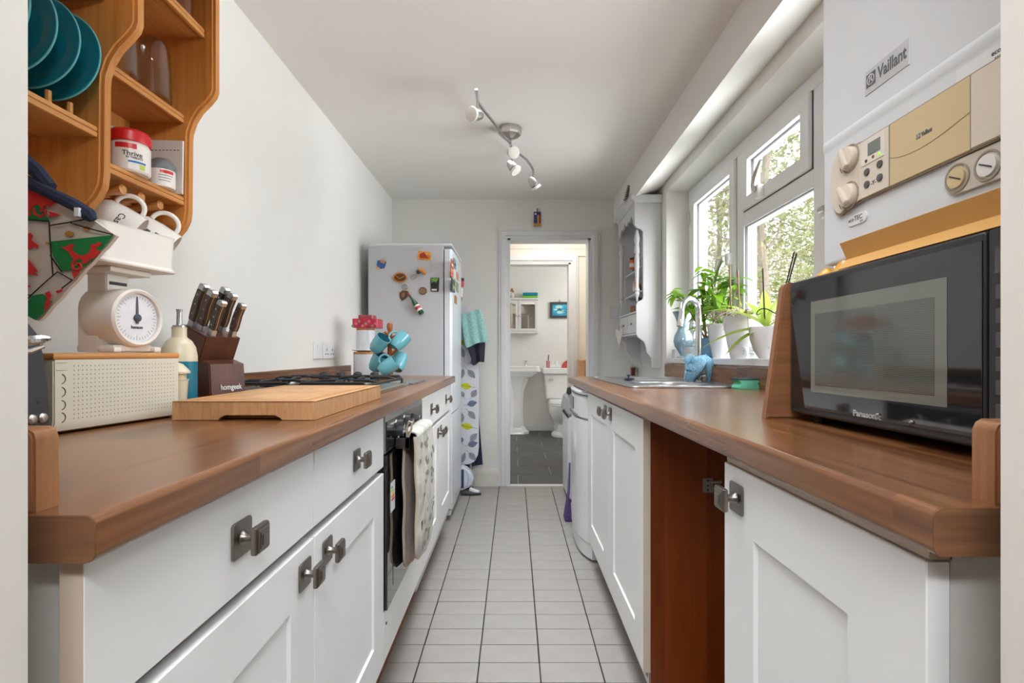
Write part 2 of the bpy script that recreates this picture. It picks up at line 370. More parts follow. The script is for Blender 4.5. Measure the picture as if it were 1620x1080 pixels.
# kitchen side of the doorway to the lobby: lining and moulded casing
b = B()
def casing(b, x0, x1, ztop, y, w, d=.02, zlo=0):
    prof = [(0, 0), (0, d*.45), (w*.18, d*.55), (w*.3, d), (w*.72, d), (w*.8, d*.7), (w, d*.6), (w, 0)]
    rings = []
    for (px, pz, sx, sz) in ((x0, zlo, -1, 0), (x0, ztop, -1, 1), (x1, ztop, 1, 1), (x1, zlo, 1, 0)):
        rings.append([b.verts.new((px+sx*u, y-v, pz+sz*u)) for u, v in prof])
    for r0, r1 in zip(rings, rings[1:]):
        for i in range(len(prof)): j = (i+1) % len(prof); b.faces.new((r0[i], r0[j], r1[j], r1[i]))
    b.faces.new(rings[0]); b.faces.new(rings[-1][::-1]); bmesh.ops.recalc_face_normals(b, faces=b.faces)
casing(b, OX0, OX1, OZ, YB, .07); fr = struct('door_1', b, GLOSSW)
b = B()
for x0, x1 in ((OX0-.004, OX0+.02), (OX1-.02, OX1+.004)): box(b, x0, x1, YB-.002, YB+.135, 0, OZ)
box(b, OX0, OX1, YB-.002, YB+.135, OZ-.015, OZ+.004); obj('lining', b, GLOSSW, fr)
# lobby and bathroom
LY, BY = 5.02, 6.84
IX0, IX1, IZ = -.26, .553, 1.922
b = B(); box(b, -1.1, IX0, LY, LY+.12, -.1, 2.36); box(b, IX1, 1.6, LY, LY+.12, -.1, 2.36); box(b, IX0, IX1, LY, LY+.12, IZ, 2.36)
struct('wall_lobby', b, CREAM)
b = B()
for k in range(5): box(b, IX0-.3, .98, LY-.012, LY, 1.985+.07*k, 2.053+.07*k, .003, 1)
struct('trim_3', b, CREAM)
b = B(); casing(b, IX0, IX1, IZ, LY-.004, .072, .022); fr = struct('door_2', b, GLOSSW)
b = B(); box(b, IX1-.02, IX1+.004, LY-.01, LY+.14, 0, IZ); box(b, IX0-.004, IX0+.02, LY-.01, LY+.14, 0, IZ); box(b, IX0, IX1, LY-.01, LY+.14, IZ-.015, IZ+.004)
obj('lining', b, GLOSSW, fr)
b = B(); box(b, .98, 1.1, YB+.1, LY+.02, -.1, 2.36); box(b, -.5, -.38, YB+.1, LY+.02, -.1, 2.36); struct('wall_lobby_side', b, CREAM)
b = B(); box(b, -1.1, 1.7, BY, BY+.12, -.1, 2.36); struct('wall_bathroom', b, PLASTER)
b = B(); box(b, -.62, -.5, LY+.1, BY+.02, -.1, 2.36); box(b, 1.5, 1.62, LY+.1, BY+.02, -.1, 2.36); struct('wall_bathroom_side', b, PLASTER)
b = B(); box(b, .95, 1.5, 5.1, 6.95, -.1, -.004); struct('floor', b, SLATE)
b = B(); box(b, -.5, 1.5, BY-.014, BY, 0, .075, .004); struct('baseboard_bathroom', b, GLOSSW)
b = B(); prism(b, [(YB, 0), (YB-.024, 0), (YB-.024, .095), (YB-.018, .105), (YB-.016, .12), (YB-.006, .132), (YB, .135)], 'x', XL, OX0-.07)
struct('baseboard_back', b, SCUFF)
# light switch on the far wall behind the small dresser
b = B(); box(b, XP(965, 4), XP(978, 4), 3.998, YB, ZP(503, 4), ZP(484, 4), .002); sw = solo('wall_switch', b, WHITEPL, 'white square switch plate on the back wall behind the small dresser', 'switch')
b = B(); box(b, XP(970, 4), XP(973, 4), 3.994, 3.999, ZP(496, 4), ZP(491, 4), .0006); obj('rocker', b, WHITEPL, sw)

# ---------------------------------------------------------------- window
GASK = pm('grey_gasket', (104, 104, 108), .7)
w = B(); pr = (XF, XF+.065)
def wb(bm, y0, y1, z0, z1, x0=XF, x1=XF+.065, bev=.006): box(bm, x0, x1, y0, y1, z0, z1, bev, 2)
wb(w, WY0, WY1, HEAD-.06, HEAD); wb(w, WY0, WY1, SILL, SILL+.06)
for y0, y1 in ((3.16, WY1), (2.455, 2.535), (1.80, 1.885), (WY0, 1.06)): wb(w, y0, y1, SILL+.058, HEAD-.058)
wb(w, 1.882, 2.458, 1.665, 1.735, XF+.0007)
win = struct('window_1', w, UPVC, shear=True)
def sash(y0, y1, z0, z1, name, wd=.058, out=.016):
    s = B(); x0, x1 = XF-out, XF+.05
    wb(s, y0+wd-.004, y1-wd+.004, z1-wd, z1, x0+.0007, x1); wb(s, y0+wd-.004, y1-wd+.004, z0, z0+wd, x0+.0007, x1); wb(s, y0, y0+wd, z0, z1, x0, x1); wb(s, y1-wd, y1, z0, z1, x0, x1)
    o = obj(name, s, UPVC, win, shear=True)
    g = B(); box(g, XF+.02, XF+.024, y0+wd-.006, y1-wd+.006, z0+wd-.006, z1-wd+.006); obj('pane', g, GLASS, o, shear=True)
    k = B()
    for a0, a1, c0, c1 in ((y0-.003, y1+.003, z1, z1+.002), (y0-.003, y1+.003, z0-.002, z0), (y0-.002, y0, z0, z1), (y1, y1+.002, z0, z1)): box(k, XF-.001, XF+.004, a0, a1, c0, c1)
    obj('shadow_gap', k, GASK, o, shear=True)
    k = B()
    for a0, a1, c0, c1 in ((y0+wd, y1-wd, z1-wd-.0025, z1-wd), (y0+wd, y1-wd, z0+wd, z0+wd+.0025), (y0+wd, y0+wd+.0025, z0+wd, z1-wd), (y1-wd-.0025, y1-wd, z0+wd, z1-wd)):
        box(k, XF+.008, XF+.019, a0, a1, c0, c1)
    obj('gasket', k, GASK, o, shear=True); return o
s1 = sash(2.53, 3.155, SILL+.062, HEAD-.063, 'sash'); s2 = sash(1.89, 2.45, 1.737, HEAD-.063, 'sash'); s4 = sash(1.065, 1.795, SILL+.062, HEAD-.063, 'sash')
g = B(); box(g, XF+.02, XF+.024, 1.875, 2.465, SILL+.055, 1.67); obj('pane', g, GLASS, win, shear=True)
k = B()
for a0, a1, c0, c1 in ((1.885, 2.455, 1.662, 1.665), (1.885, 1.888, SILL+.06, 1.665), (2.452, 2.455, SILL+.06, 1.665)): box(k, XF+.008, XF+.019, a0, a1, c0, c1)
obj('gasket', k, GASK, win, shear=True)
def whandle(par, y, z, pts):
    h = B(); box(h, XF-.045, XF-.014, y-.018, y+.018, z-.03, z+.03, .008)
    obj('handle_base', h, UPVC, par, shear=True)
    h = B(); tube(h, [(XF-.05, y+a, z+c) for a, c in pts], [.011, .012, .011, .010, .008], 8); obj('handle', h, NICKEL, par, shear=True)
whandle(s2, 2.24, 1.765, [(0, 0), (.01, .03), (.0, .06), (-.03, .09), (-.06, .115)])
whandle(s1, 2.555, 1.53, [(0, 0), (.03, .0), (.07, -.03), (.10, -.07), (.12, -.12)])
whandle(s4, 1.76, 1.545, [(0, 0), (-.03, .0), (-.07, -.03), (-.09, -.07), (-.1, -.12)])
k = B(); box(k, 1.085, 1.093, 3.19, 3.21, 1.87, 1.95, .002); obj('stay_block', k, GLOSSW, win, shear=True)

# ---------------------------------------------------------------- garden beyond the window
GR = pm('garden_grass', (170, 168, 166), .95, var=.2, vs=3)
b = B(); box(b, 1.3, 40, -20, 45, -.35, -.25); struct('ground', b, GR)
LEAFS = [leafmat('leaf_olive', (76, 84, 46), (140, 142, 88), .4), leafmat('leaf_lime', (96, 112, 52), (154, 162, 92), .4), leafmat('leaf_pale', (110, 112, 72), (164, 162, 118), .4)]
def tree(x, y, h, r, label, lm, n=2600, trunk=.09, seed=1, zlo=.3, lean=.3):
    rd = random.Random(seed); t = thing('tree', label, 'tree', (x, y, -.27)); b = B()
    tp = [(x, y, -.27), (x+.05, y+.05*lean, h*.2), (x-.06, y+lean*.4, h*.45), (x+.08, y+lean, h*.7), (x+.02, y+lean*1.3, h*.95)]
    tube(b, tp, [trunk*1.15, trunk, trunk*.8, trunk*.5, trunk*.2], 9); obj('trunk', b, BARK, t)
    b = B(); tips = []
    for i in range(22):
        f = rd.uniform(.18, .95); z = f*h; a = rd.uniform(0, 2*PI); L = r*rd.uniform(.6, 1.1)*(1.15-.5*f)
        p0 = Vector((x, y+lean*f*1.2, z)); d = Vector((math.cos(a), math.sin(a), rd.uniform(.05, .6))).normalized()
        pts = [p0]; 
        for s in range(1, 5):
            d = (d+Vector((rd.uniform(-.3, .3), rd.uniform(-.3, .3), rd.uniform(-.15, .2)))).normalized(); q_ = pts[-1]+d*L/4; q_.x = max(q_.x, 1.8); pts.append(q_); tips.append((pts[-1], L))
        tube(b, pts, [trunk*.28, trunk*.2, trunk*.14, trunk*.09, trunk*.05], 5)
    obj('branch', b, BARK, t, kind='stuff')
    b = B(); vs = []
    for i in range(n):
        c, L = rd.choice(tips); c = c+Vector((rd.gauss(0, .26*L), rd.gauss(0, .26*L), rd.gauss(0, .26*L)))
        if c.x < 1.85: continue
        if c.z < zlo: c.z = zlo+rd.random()*.6
        R = Euler((rd.uniform(0, 6), rd.uniform(0, 6), rd.uniform(0, 6))).to_matrix(); s = rd.uniform(.04, .09)
        q = [c+R@Vector(v)*s for v in ((0, -.5, 0), (.26, 0, .06), (0, .62, 0), (-.26, 0, .06))]
        v = [b.verts.new(p) for p in q]; b.faces.new((v[0], v[1], v[2])); b.faces.new((v[0], v[2], v[3]))
    obj('foliage', b, lm, t, kind='stuff'); return t
tree(2.6, 5.3, 5.2, 1.7, 'grey-barked tree with a bare trunk just outside the window', LEAFS[0], 4200, .058, 3, .3, .02)
tree(6.2, 9.4, 6.2, 2.3, 'broad olive-leaved tree seen behind the grey-barked trunk', LEAFS[0], 11000, .12, 5, .2)
tree(4.3, 10.6, 5.2, 2.0, 'pale loose-leaved tree seen through the far casement', LEAFS[2], 11000, .1, 9, .2)
tree(8.8, 13.5, 7.6, 2.8, 'tall lime-green tree furthest from the window', LEAFS[1], 11000, .14, 11, .2)
tree(5.3, 6.6, 4.2, 1.6, 'bushy lime-green tree to the near side of the bare trunk', LEAFS[1], 6000, .09, 13, .0)
tree(7.4, 10.8, 5.6, 2.4, 'pale tree between the lime trees and the olive-leaved one', LEAFS[2], 11000, .1, 17, .1)
tree(10.5, 17.5, 8.4, 3.4, 'large hazy olive tree closing the view beyond all the others', LEAFS[0], 12000, .16, 19, .1)

# ================================================================ LEFT RUN
WT = .908; FXL = -.363
def shaker(b, s, xf, y0, y1, z0, z1, th=.02, st=.095, rail=.09, rec=.006):
    """door slab whose face at x=xf looks along s (+1 / -1), with a recessed centre panel"""
    t = B(); xb = xf-s*th; xr_ = xf-s*rec; e = .0012; xc = xf-s*e
    R4 = lambda x, a, c, p, q: [t.verts.new((x, yy, zz)) for yy, zz in ((a, p), (c, p), (c, q), (a, q))]
    loops = [R4(xb, y0, y1, z0, z1), R4(xc, y0, y1, z0, z1), R4(xf, y0+e, y1-e, z0+e, z1-e), R4(xf, y0+st, y1-st, z0+rail, z1-rail), R4(xr_, y0+st+.0025, y1-st-.0025, z0+rail+.0025, z1-rail-.0025)]
    for a, c in zip(loops, loops[1:]):
        for i in range(4): t.faces.new((a[i], a[(i+1) % 4], c[(i+1) % 4], c[i]))
    t.faces.new(loops[0]); t.faces.new(loops[-1]); bmesh.ops.recalc_face_normals(t, faces=t.faces); merge(b, t)
def knob(par, s, xf, y, z, shear=False, hs=.024):
    b = B(); prism(b, rrect(y-hs, y+hs, z-hs, z+hs, .005, 3), 'x', min(xf, xf+s*.0035), max(xf, xf+s*.0035), .001, 1)
    bk = obj('backplate', b, PEWTER, par, shear=shear)
    b = B(); M = AX((xf+s*.0035, y, z), (s, 0, 0))
    lathe(b, [(.010, 0), (.007, .004), (.006, .012), (.008, .018)], 12, M)
    def sq(h): return [(-h, -h), (h, -h), (h, h), (-h, h)]
    for h, a0, a1 in ((.0185, .018, .027), (.0150, .0265, .0285), (.0112, .028, .0296), (.0075, .029, .031)):
        x0, x1 = xf+s*.0035+s*a0, xf+s*.0035+s*a1; box(b, min(x0, x1), max(x0, x1), y-h, y+h, z-h, z+h, .0012 if h < .017 else .003)
    return obj('knob', b, PEWTER, par, shear=shear)
def bottom_edge(b, s, xf, y0, y1, z): box(b, min(xf, xf-s*.02), max(xf, xf-s*.02), y0, y1, z-.004, z)
RAW = pm('raw_brown_edge', (146, 96, 66), .8)
# near base unit: two drawers over two doors
c1 = thing('base_cabinet', 'white shaker base cabinet with two drawers, nearest the camera under the oak worktop', 'cabinet', (-.66, .93, 0))
b = B(); box(b, -.94, -.386, .445, .463, .1, .866); box(b, -.94, -.386, 1.405, 1.423, .1, .866); box(b, -.94, -.386, .463, 1.405, .1, .118); box(b, -.94, -.922, .463, 1.405, .118, .866)
box(b, -.94, -.40, .46, 1.42, .69, .705); obj('carcass', b, CARC, c1)
b = B(); box(b, -.446, -.428, .445, 1.424, 0, .172); obj('plinth', b, RAW, c1)
for y0, y1 in ((.432, .9268), (.9312, 1.4225)):
    b = B(); box(b, FXL-.02, FXL, y0, y1, .7235, .866, .0018); d = obj('drawer', b, UNIT, c1); knob(d, 1, FXL, (y0+y1)/2, .795)
    b = B(); shaker(b, 1, FXL, y0, y1, .179, .706); bottom_edge(b, 1, FXL, y0, y1, .179); d = obj('door', b, UNIT, c1)
    knob(d, 1, FXL, y1-.042 if y0 < .6 else y0+.06, .658)
    if y0 < .6: e = B(); box(e, FXL-.0202, FXL-.0008, .4315, .4322, .179, .866); obj('edge_strip', e, EDGE, c1)
# far base unit
c2 = thing('base_cabinet', 'white shaker base cabinet between the black oven and the fridge', 'cabinet', (-.66, 2.48, 0))
b = B(); box(b, -.94, -.386, 2.012, 2.03, .1, .866); box(b, -.94, -.386, 2.93, 2.948, .1, .866); box(b, -.94, -.386, 2.03, 2.93, .1, .118); box(b, -.94, -.922, 2.03, 2.93, .118, .866); box(b, -.94, -.4, 2.03, 2.93, .69, .705)
obj('carcass', b, CARC, c2)
b = B(); box(b, -.446, -.428, 2.011, 2.948, 0, .172); obj('plinth', b, RAW, c2)
b = B(); box(b, FXL-.02, FXL, 2.012, 2.95, .7235, .866, .0018); d = obj('drawer', b, UNIT, c2); knob(d, 1, FXL, 2.24, .795); knob(d, 1, FXL, 2.72, .795)
for y0, y1, ky in ((2.012, 2.4795, 2.437), (2.4825, 2.95, 2.525)):
    b = B(); shaker(b, 1, FXL, y0, y1, .179, .706); bottom_edge(b, 1, FXL, y0, y1, .179); d = obj('door', b, UNIT, c2); knob(d, 1, FXL, ky, .66)
# worktop
def worktop(x0, x1, y0, y1, zt, th, side, nose):
    r = .008
    if side > 0: poly = [(x0, zt), (x0, zt-th), (x1-r, zt-th)]+arc(x1-r, zt-th+r, r, -90, 0, 5)+arc(x1-r, zt-r, r, 0, 90, 5)
    else: poly = [(x1, zt-th), (x1, zt)]+arc(x0+r, zt-r, r, 90, 180, 5)+arc(x0+r, zt-th+r, r, 180, 270, 5)
    b = B(); prism(b, poly, 'y', y0, y1); return b
wtl = solo('worktop', worktop(XL+.002, -.34, .416, 2.952, WT, .039, 1, 0), OAK, 'long oak worktop along the left wall carrying the gas hob', 'worktop')
obj('end_strip', worktop(XL+.002, -.3402, .415, .416, WT-.0002, .0386, 1, 0), OAKEND, wtl)
b = B(); box(b, XL+.001, XL+.021, .45, 2.945, WT, WT+.062, .003); solo('upstand', b, OAK, 'long low oak upstand strip against the left wall behind the hob', 'upstand')
b = B(); prism(b, [(-.957, WT), (-.957, .977), (-.402, .977), (-.397, .974), (-.395, .968), (-.395, WT)], 'y', .421, .446, .002); solo('upstand', b, OAKZ, 'short oak upstand end by the left door jamb', 'upstand')
# oven
ov = thing('oven', 'black built-in electric oven with oven gloves over its bar handle', 'oven', (-.63, 1.72, .18))
b = B(); box(b, -.92, -.372, 1.43, 2.005, .30, .865); obj('body', b, DARKPL, ov)
b = B(); box(b, -.372, -.36, 1.43, 2.005, .757, .865, .002); pn = obj('control_panel', b, STEEL, ov)
b = B(); box(b, -.362, -.3575, 1.436, 1.985, .765, .846, .001); obj('panel_glass', b, BLACKG, pn)
for y in (1.545, 1.68, 1.80):
    b = B(); M = AX((-.3575, y, .805), (1, 0, 0)); lathe(b, [(.023, 0), (.023, .004), (.019, .005), (.018, .026), (.016, .028), (0, .028)], 20, M); k = obj('control_knob', b, DARKPL, ov)
    b = B(); lathe(b, [(.0192, .0262), (.0192, .0272), (.0165, .0285), (.0165, .0262)], 20, M); obj('chrome_ring', b, CHROME, k)
b = B(); box(b, -.372, -.355, 1.433, 2.002, .318, .752, .003); dr = obj('door', b, BLACKG, ov)
b = B(); box(b, -.3552, -.3542, 1.50, 1.94, .36, .66); obj('window', b, pm('oven_window', (26, 26, 30), .04, var=0, coat=.5), dr)
b = B(); box(b, -.33, -.312, 1.535, 1.868, .752, .785, .003)
for y in (1.535, 1.846): box(b, -.357, -.312, y, y+.022, .752, .785, .003)
obj('handle', b, pm('dark_steel', (92, 90, 92), .35, 1), dr)
b = B(); box(b, -.3546, -.3538, 1.47, 1.52, .58, .665); st = obj('energy_label', b, WHITEPL, dr)
for i, (cl, w) in enumerate((((40, 150, 80), .014), ((160, 200, 70), .02), ((240, 200, 60), .026), ((230, 120, 50), .032), ((210, 50, 50), .038))):
    b = B(); box(b, -.3539, -.3535, 1.475, 1.475+w, .648-.009*i, .654-.009*i); obj('printed_bar', b, pm('label_%d' % i, cl, .5, var=0), st)
b = B(); box(b, FXL-.02, FXL, 1.4255, 2.0095, .179, .314, .0018); bottom_edge(b, 1, FXL, 1.4255, 2.0095, .179); obj('filler_panel', b, UNIT, ov)
b = B(); box(b, -.446, -.428, 1.4245, 2.0105, 0, .172); obj('plinth', b, RAW, ov)
b = B(); cyl(b, (FXL, 1.45, .275), (FXL+.002, 1.45, .275), .004, n=10); obj('screw_cap', b, INK, ov)
# double oven glove draped over the handle
SUEDE = pm('brown_suede', (136, 92, 62), .95, var=.25, vs=18, bump=.8, bs=70, sheen=.4); QUILT = pm('pale_quilted_cotton', (182, 179, 172), .9, var=.22, vs=22, bump=.7, bs=45); PIPE = pm('cream_piping', (180, 168, 150), .9)
g = thing('oven_glove', 'pair of oven gloves, brown inside and pale quilted outside, draped over the oven handle', 'oven glove', (-.32, 1.7, .36))
def pad(x, y0, y1, zt, zb, th, bulge, nz=26):
    def hw(z):  # taper: rounded bottom
        f = (z-zb)/(zt-zb); r = .17; return 1 if f > r else math.sqrt(max(0, 1-((r-f)/r)**2))*.98+.02
    def fn(sgn):
        def q(u, v):
            z = zt+(zb-zt)*u; c = (y0+y1)/2; w = (y1-y0)/2*hw(z)*(1+.015*math.sin(9*u)); y = c+w*(2*v-1)
            return (x+sgn*th*(.25+.75*math.sqrt(max(0, 1-(2*v-1)**4))*(1 if u < .97 else .5))+bulge*math.sin(PI*u)+.0015*math.sin(17*u+5*v), y, z)
        return q
    return fn
fa = pad(-.338, 1.56, 1.82, .775, .356, .009, .002); fb = pad(-.296, 1.52, 1.82, .79, .394, .010, .006)
b = B(); sheet(b, fa(1), 26, 12); sheet(b, fa(-1), 26, 12); sheet(b, fb(-1), 26, 12); obj('lining', b, SUEDE, g)
b = B(); sheet(b, fb(1), 26, 12)
def over(u, v):
    a = PI*u; y = 1.53+.28*v+.006*math.sin(3*a); return (-.318+.0265*math.cos(a), y, .787+.016*math.sin(a))
sheet(b, over, 12, 10, .004); obj('quilted_outer', b, QUILT, g)
for f in (fa, fb):
    b = B(); e = [f(0)(i/26, 0) for i in range(27)]+[f(0)(1, j/8) for j in range(1, 8)]+[f(0)(1-i/26, 1) for i in range(27)]; tube(b, e, .0045, 6); obj('piping', b, PIPE, g)
b = B(); tube(b, [(-.315, 1.525, .79), (-.305, 1.52, .815), (-.302, 1.515, .835), (-.31, 1.512, .838), (-.318, 1.518, .82), (-.32, 1.527, .79)], .0035, 6); obj('hanging_loop', b, PIPE, g)
b = B(); box(b, -.283, -.2815, 1.56, 1.585, .50, .525); obj('woven_tag', b, INK, g)
STAIN = pm('quilt_print', (132, 128, 120), .9, var=.3)
for i in range(44):
    u, v = random.uniform(.05, .93), random.uniform(.12, .9); p = Vector(fb(1)(u, v)); r = random.uniform(.009, .018); a0 = random.random()*6
    b = B(); flat(b, [(p.x+.0012, p.y+r*math.cos(a0+k)*1.0, p.z+r*.55*math.sin(a0+k)) for k in (0, .9, 1.9, 3.1, 4.2, 5.2)]); obj('printed_motif', b, STAIN, g)

# hob
hb = thing('gas_hob', 'stainless gas hob with black cast iron pan supports set in the left worktop', 'hob', (-.68, 1.83, WT))
b = B(); prism(b, rrect(-.93, -.43, 1.53, 2.12, .03), 'z', WT-.002, WT+.007, .003); obj('plate', b, STEEL, hb)
b = B(); tube(b, [(x, y, WT+.009) for x, y in rrect(-.925, -.435, 1.535, 2.115, .03)+[(-.435, 2.0)]], .006, 6); obj('rim', b, NICKEL, hb)
for x, y, r in ((-.56, 1.69, .038), (-.79, 1.69, .05), (-.56, 1.93, .05), (-.79, 1.93, .034)):
    b = B(); lathe(b, [(r*1.25, 0), (r*1.2, .006), (r, .008), (r, .016)], 20, Matrix.Translation((x, y, WT+.006))); q = obj('burner', b, NICKEL, hb)
    b = B(); lathe(b, [(r*.9, .016), (r*.95, .02), (r*.8, .025), (0, .026)], 20, Matrix.Translation((x, y, WT+.006))); obj('burner_cap', b, BLACKM, q)
for x0, x1 in ((-.905, -.685), (-.665, -.45)):
    b = B(); zt = WT+.038
    for y in (1.57, 2.055): tube(b, [(x0, y, WT+.01), (x0, y, zt-.012), (x0+.012, y, zt), (x1-.012, y, zt), (x1, y, zt-.012), (x1, y, WT+.01)], .006, 6)
    for x in (x0+.006, x1-.006): tube(b, [(x, 1.57, zt-.008), (x, 2.055, zt-.008)], .0055, 6)
    xm = (x0+x1)/2
    for yc in (1.69, 1.93):
        for dx, dy in ((1, 0), (-1, 0), (0, 1), (0, -1)): tube(b, [(xm+dx*.03, yc+dy*.03, zt+.003), (xm+dx*.075, yc+dy*.075, zt+.003), (xm+dx*.105, yc+dy*.115, zt-.004)], .0055, 6)
    obj('pan_support', b, BLACKM, hb)
for i in range(4):
    x = -.775+.069*i; b = B(); lathe(b, [(.021, 0), (.021, .004), (.019, .006), (.019, .03), (.016, .042), (.008, .047), (0, .048)], 18, Matrix.Translation((x, 2.083, WT+.008))); obj('control_knob', b, BLACKM, hb)
b = B(); prism(b, rrect(XP(606, 2.36), -.418, 2.135, 2.42, .012), 'z', WT, WT+.005, .001); solo('glass_board', b, pm('grey_glass_board', (98, 101, 104), .4, var=.04), 'flat grey glass board lying beyond the hob on the left worktop', 'board')
# end-grain chopping board with juice groove and hand recess
cb = thing('chopping_board', 'thick butcher block chopping board overlapping the near edge of the hob', 'chopping board', (-.53, 1.24, WT))
x0, x1, y0, y1, zt = -.668, -.389, 1.0, 1.49, WT+.037
b = B(); prism(b, [(x0, WT+.001), (x0+.09, WT+.001), (x0+.094, WT+.006), (x0+.102, WT+.0105), (x1-.078, WT+.0105), (x1-.07, WT+.006), (x1-.064, WT+.001), (x1, WT+.001), (x1, zt), (x0, zt)], 'y', y0, y0+.03, 0)
box(b, x0, x1, y0+.03, y1, WT+.001, zt); obj('slab', b, BLOCK, cb)
b = B(); box(b, x0+.03, x1-.03, y0+.03, y1-.03, zt-.001, zt+.0008); box(b, x0, x1, y0, y0+.016, zt-.002, zt+.0008, .0006, 1); box(b, x0, x1, y1-.016, y1, zt-.002, zt+.0008, .0006, 1); box(b, x0, x0+.016, y0+.016, y1-.016, zt-.002, zt+.0008, .0006, 1); box(b, x1-.016, x1, y0+.016, y1-.016, zt-.002, zt+.0008, .0006, 1)
obj('end_grain_top', b, BLOCKT, cb)
b = B(); box(b, x0+.016, x1-.016, y0+.016, y1-.016, zt-.001, zt+.0003); obj('juice_groove', b, pm('groove_shadow_wood', (176, 122, 70), .6), cb)

# sockets on the left wall
def plate(y0, y1, z0, z1, label, dbl):
    b = B(); box(b, XL, XL+.009, y0, y1, z0, z1, .003); s = solo('wall_socket', b, WHITEPL, label, 'socket')
    n = 2 if dbl else 1
    for i in range(n):
        yc = y0+(y1-y0)*(i+.5)/n
        b = B(); box(b, XL+.009, XL+.013, yc-.02 if not dbl else yc-.015, yc+.005, z0+.055, z0+.072, .001); obj('rocker', b, WHITEPL, s)
        if dbl:
            b = B()
            for dy, dz, a, c in ((0, .046, .003, .006), (-.016, .024, .006, .003), (.016, .024, .006, .003)): box(b, XL+.0085, XL+.0095, yc+dy-a, yc+dy+a, z0+dz-c, z0+dz+c)
            obj('pin_hole', b, INK, s)
plate(2.437, 2.535, 1.01, 1.095, 'narrow white fused switch plate left of the double socket on the hob wall', False)
plate(2.557, 2.705, 1.01, 1.095, 'white double socket on the wall behind the hob', True)

# canisters, plate, tin
def canister(x, y, z, r, h, label, top=.012):
    t = thing('canister', label, 'canister', (x, y, z)); pr = [(r*.97, 0), (r, .004)]
    for k in range(9): pr += [(r, h*(.08+.1*k)), (r*1.012, h*(.11+.1*k)), (r, h*(.14+.1*k))] if k in (0, 1, 2, 6, 7, 8) else [(r, h*(.11+.1*k))]
    pr += [(r, h), (0, h)]; b = B(); lathe(b, pr, 28, Matrix.Translation((x, y, z))); obj('body', b, pm('white_enamel', (226, 230, 236), .3, var=.01), t)
    b = B(); lathe(b, [(r*.96, h), (r*1.0, h+.002), (r*1.0, h+top), (0, h+top)], 28, Matrix.Translation((x, y, z))); obj('lid', b, PINEY, t); return t
cz = WT
canister(-.806, 2.74, cz, .052, .125, 'lower white ridged canister with a wooden lid beside the fridge')
b = B(); lathe(b, [(.03, 0), (.035, .003), (.06, .008), (.06, .011), (0, .006)], 28, Matrix.Translation((-.806, 2.74, cz+.137))); solo('saucer', b, CERAM, 'white saucer sandwiched between the two stacked canisters', 'saucer')
canister(-.795, 2.74, cz+.148, .048, .104, 'upper white ridged canister standing on the saucer below the red tin')
tn = thing('tin', 'red floral tin on top of the stacked white canisters', 'tin', (-.785, 2.74, cz+.264))
b = B(); prism(b, rrect(-.85, -.715, 2.68, 2.80, .012), 'z', cz+.264, cz+.312, .002); obj('body', b, pm('red_floral_tin', (178, 34, 62), .3, var=.35, vs=30), tn)
b = B(); prism(b, rrect(-.825, -.745, 2.70, 2.78, .012), 'z', cz+.312, cz+.332, .002); obj('lid', b, pm('tin_lid_red', (150, 60, 66), .3, var=.3, vs=30), tn)
for i in range(8):
    x = -.845+.017*i; z = cz+.285+.012*((i*7) % 3-1); b = B(); flat(b, [(x+.008*math.cos(a), 2.6795, z+.008*math.sin(a)) for a in [k*PI/3 for k in range(6)]]); obj('printed_flower', b, pm('tin_flower_%d' % (i % 2), ((120, 130, 92), (214, 96, 120))[i % 2], .4), tn)
# mug tree
MT = (-.632, 2.6, WT)
mt = thing('mug_tree', 'wooden mug tree hung with turquoise mugs beside the fridge', 'mug tree', MT)
b = B(); lathe(b, [(.056, 0), (.06, .005), (.057, .012), (.03, .017), (.017, .02), (.015, .035), (0, .035)], 28, Matrix.Translation(MT)); obj('base', b, TREEW, mt)
b = B(); lathe(b, [(.0125, .02), (.0115, .2), (.0125, .235), (.010, .243), (.0145, .254), (.0155, .272), (.012, .283), (0, .285)], 16, Matrix.Translation(MT)); obj('pole', b, TREEW, mt)
def mug_lathe(bo, bi, r, h):
    lathe(bo, [(0, 0), (r*.6, 0), (r*.62, -.004), (r*.7, -.004), (r*.72, 0), (r*.92, h*.16), (r, h*.5), (r, h), (r*.94, h), (r*.93, h*.97)], 28, None, cap=False)
    lathe(bi, [(r*.93, h*.98), (r*.92, h*.5), (r*.8, h*.12), (0, h*.08)], 28, None, cap=False)
    tube(bo, [(r*.95+r*.72*math.sin(PI*k/14)**.85, 0, h*(.53+.31*math.cos(PI*k/14))) for k in range(15)], .0052, 8)
def mug(mloc, axis, hdir, label, group, r=.038, h=.085, mo=AQUA, mi=AQUAIN, name='mug'):
    z = Vector(axis).normalized(); x = (Vector(hdir)-z*Vector(hdir).dot(z)).normalized(); y = z.cross(x)
    M = Matrix.Translation(mloc)@Matrix(((x.x, y.x, z.x, 0), (x.y, y.y, z.y, 0), (x.z, y.z, z.z, 0), (0, 0, 0, 1)))
    bo, bi = B(), B(); mug_lathe(bo, bi, r, h)
    for q in (bo, bi): bmesh.ops.transform(q, matrix=M, verts=q.verts)
    zz = min(v.co.z for v in bo.verts); t = thing(name, label, 'mug', (mloc[0], mloc[1], zz), group=group)
    obj('body', bo, mo, t, sharp=50); obj('inside', bi, mi, t); return t, M
gm = 'turquoise mugs on the mug tree'
mp = lambda px, py, D: (XP(px, D), D, ZP(py, D))
mug(mp(593, 553, 2.57), (.62, -.32, .72), (.6, .6, .2), 'upper turquoise mug tilted open towards the camera, beside the white canister', gm)
mug(mp(624, 549, 2.56), (.55, .45, .72), (-.75, .1, .5), 'upper turquoise mug showing its base, on the fridge side of the tree', gm)
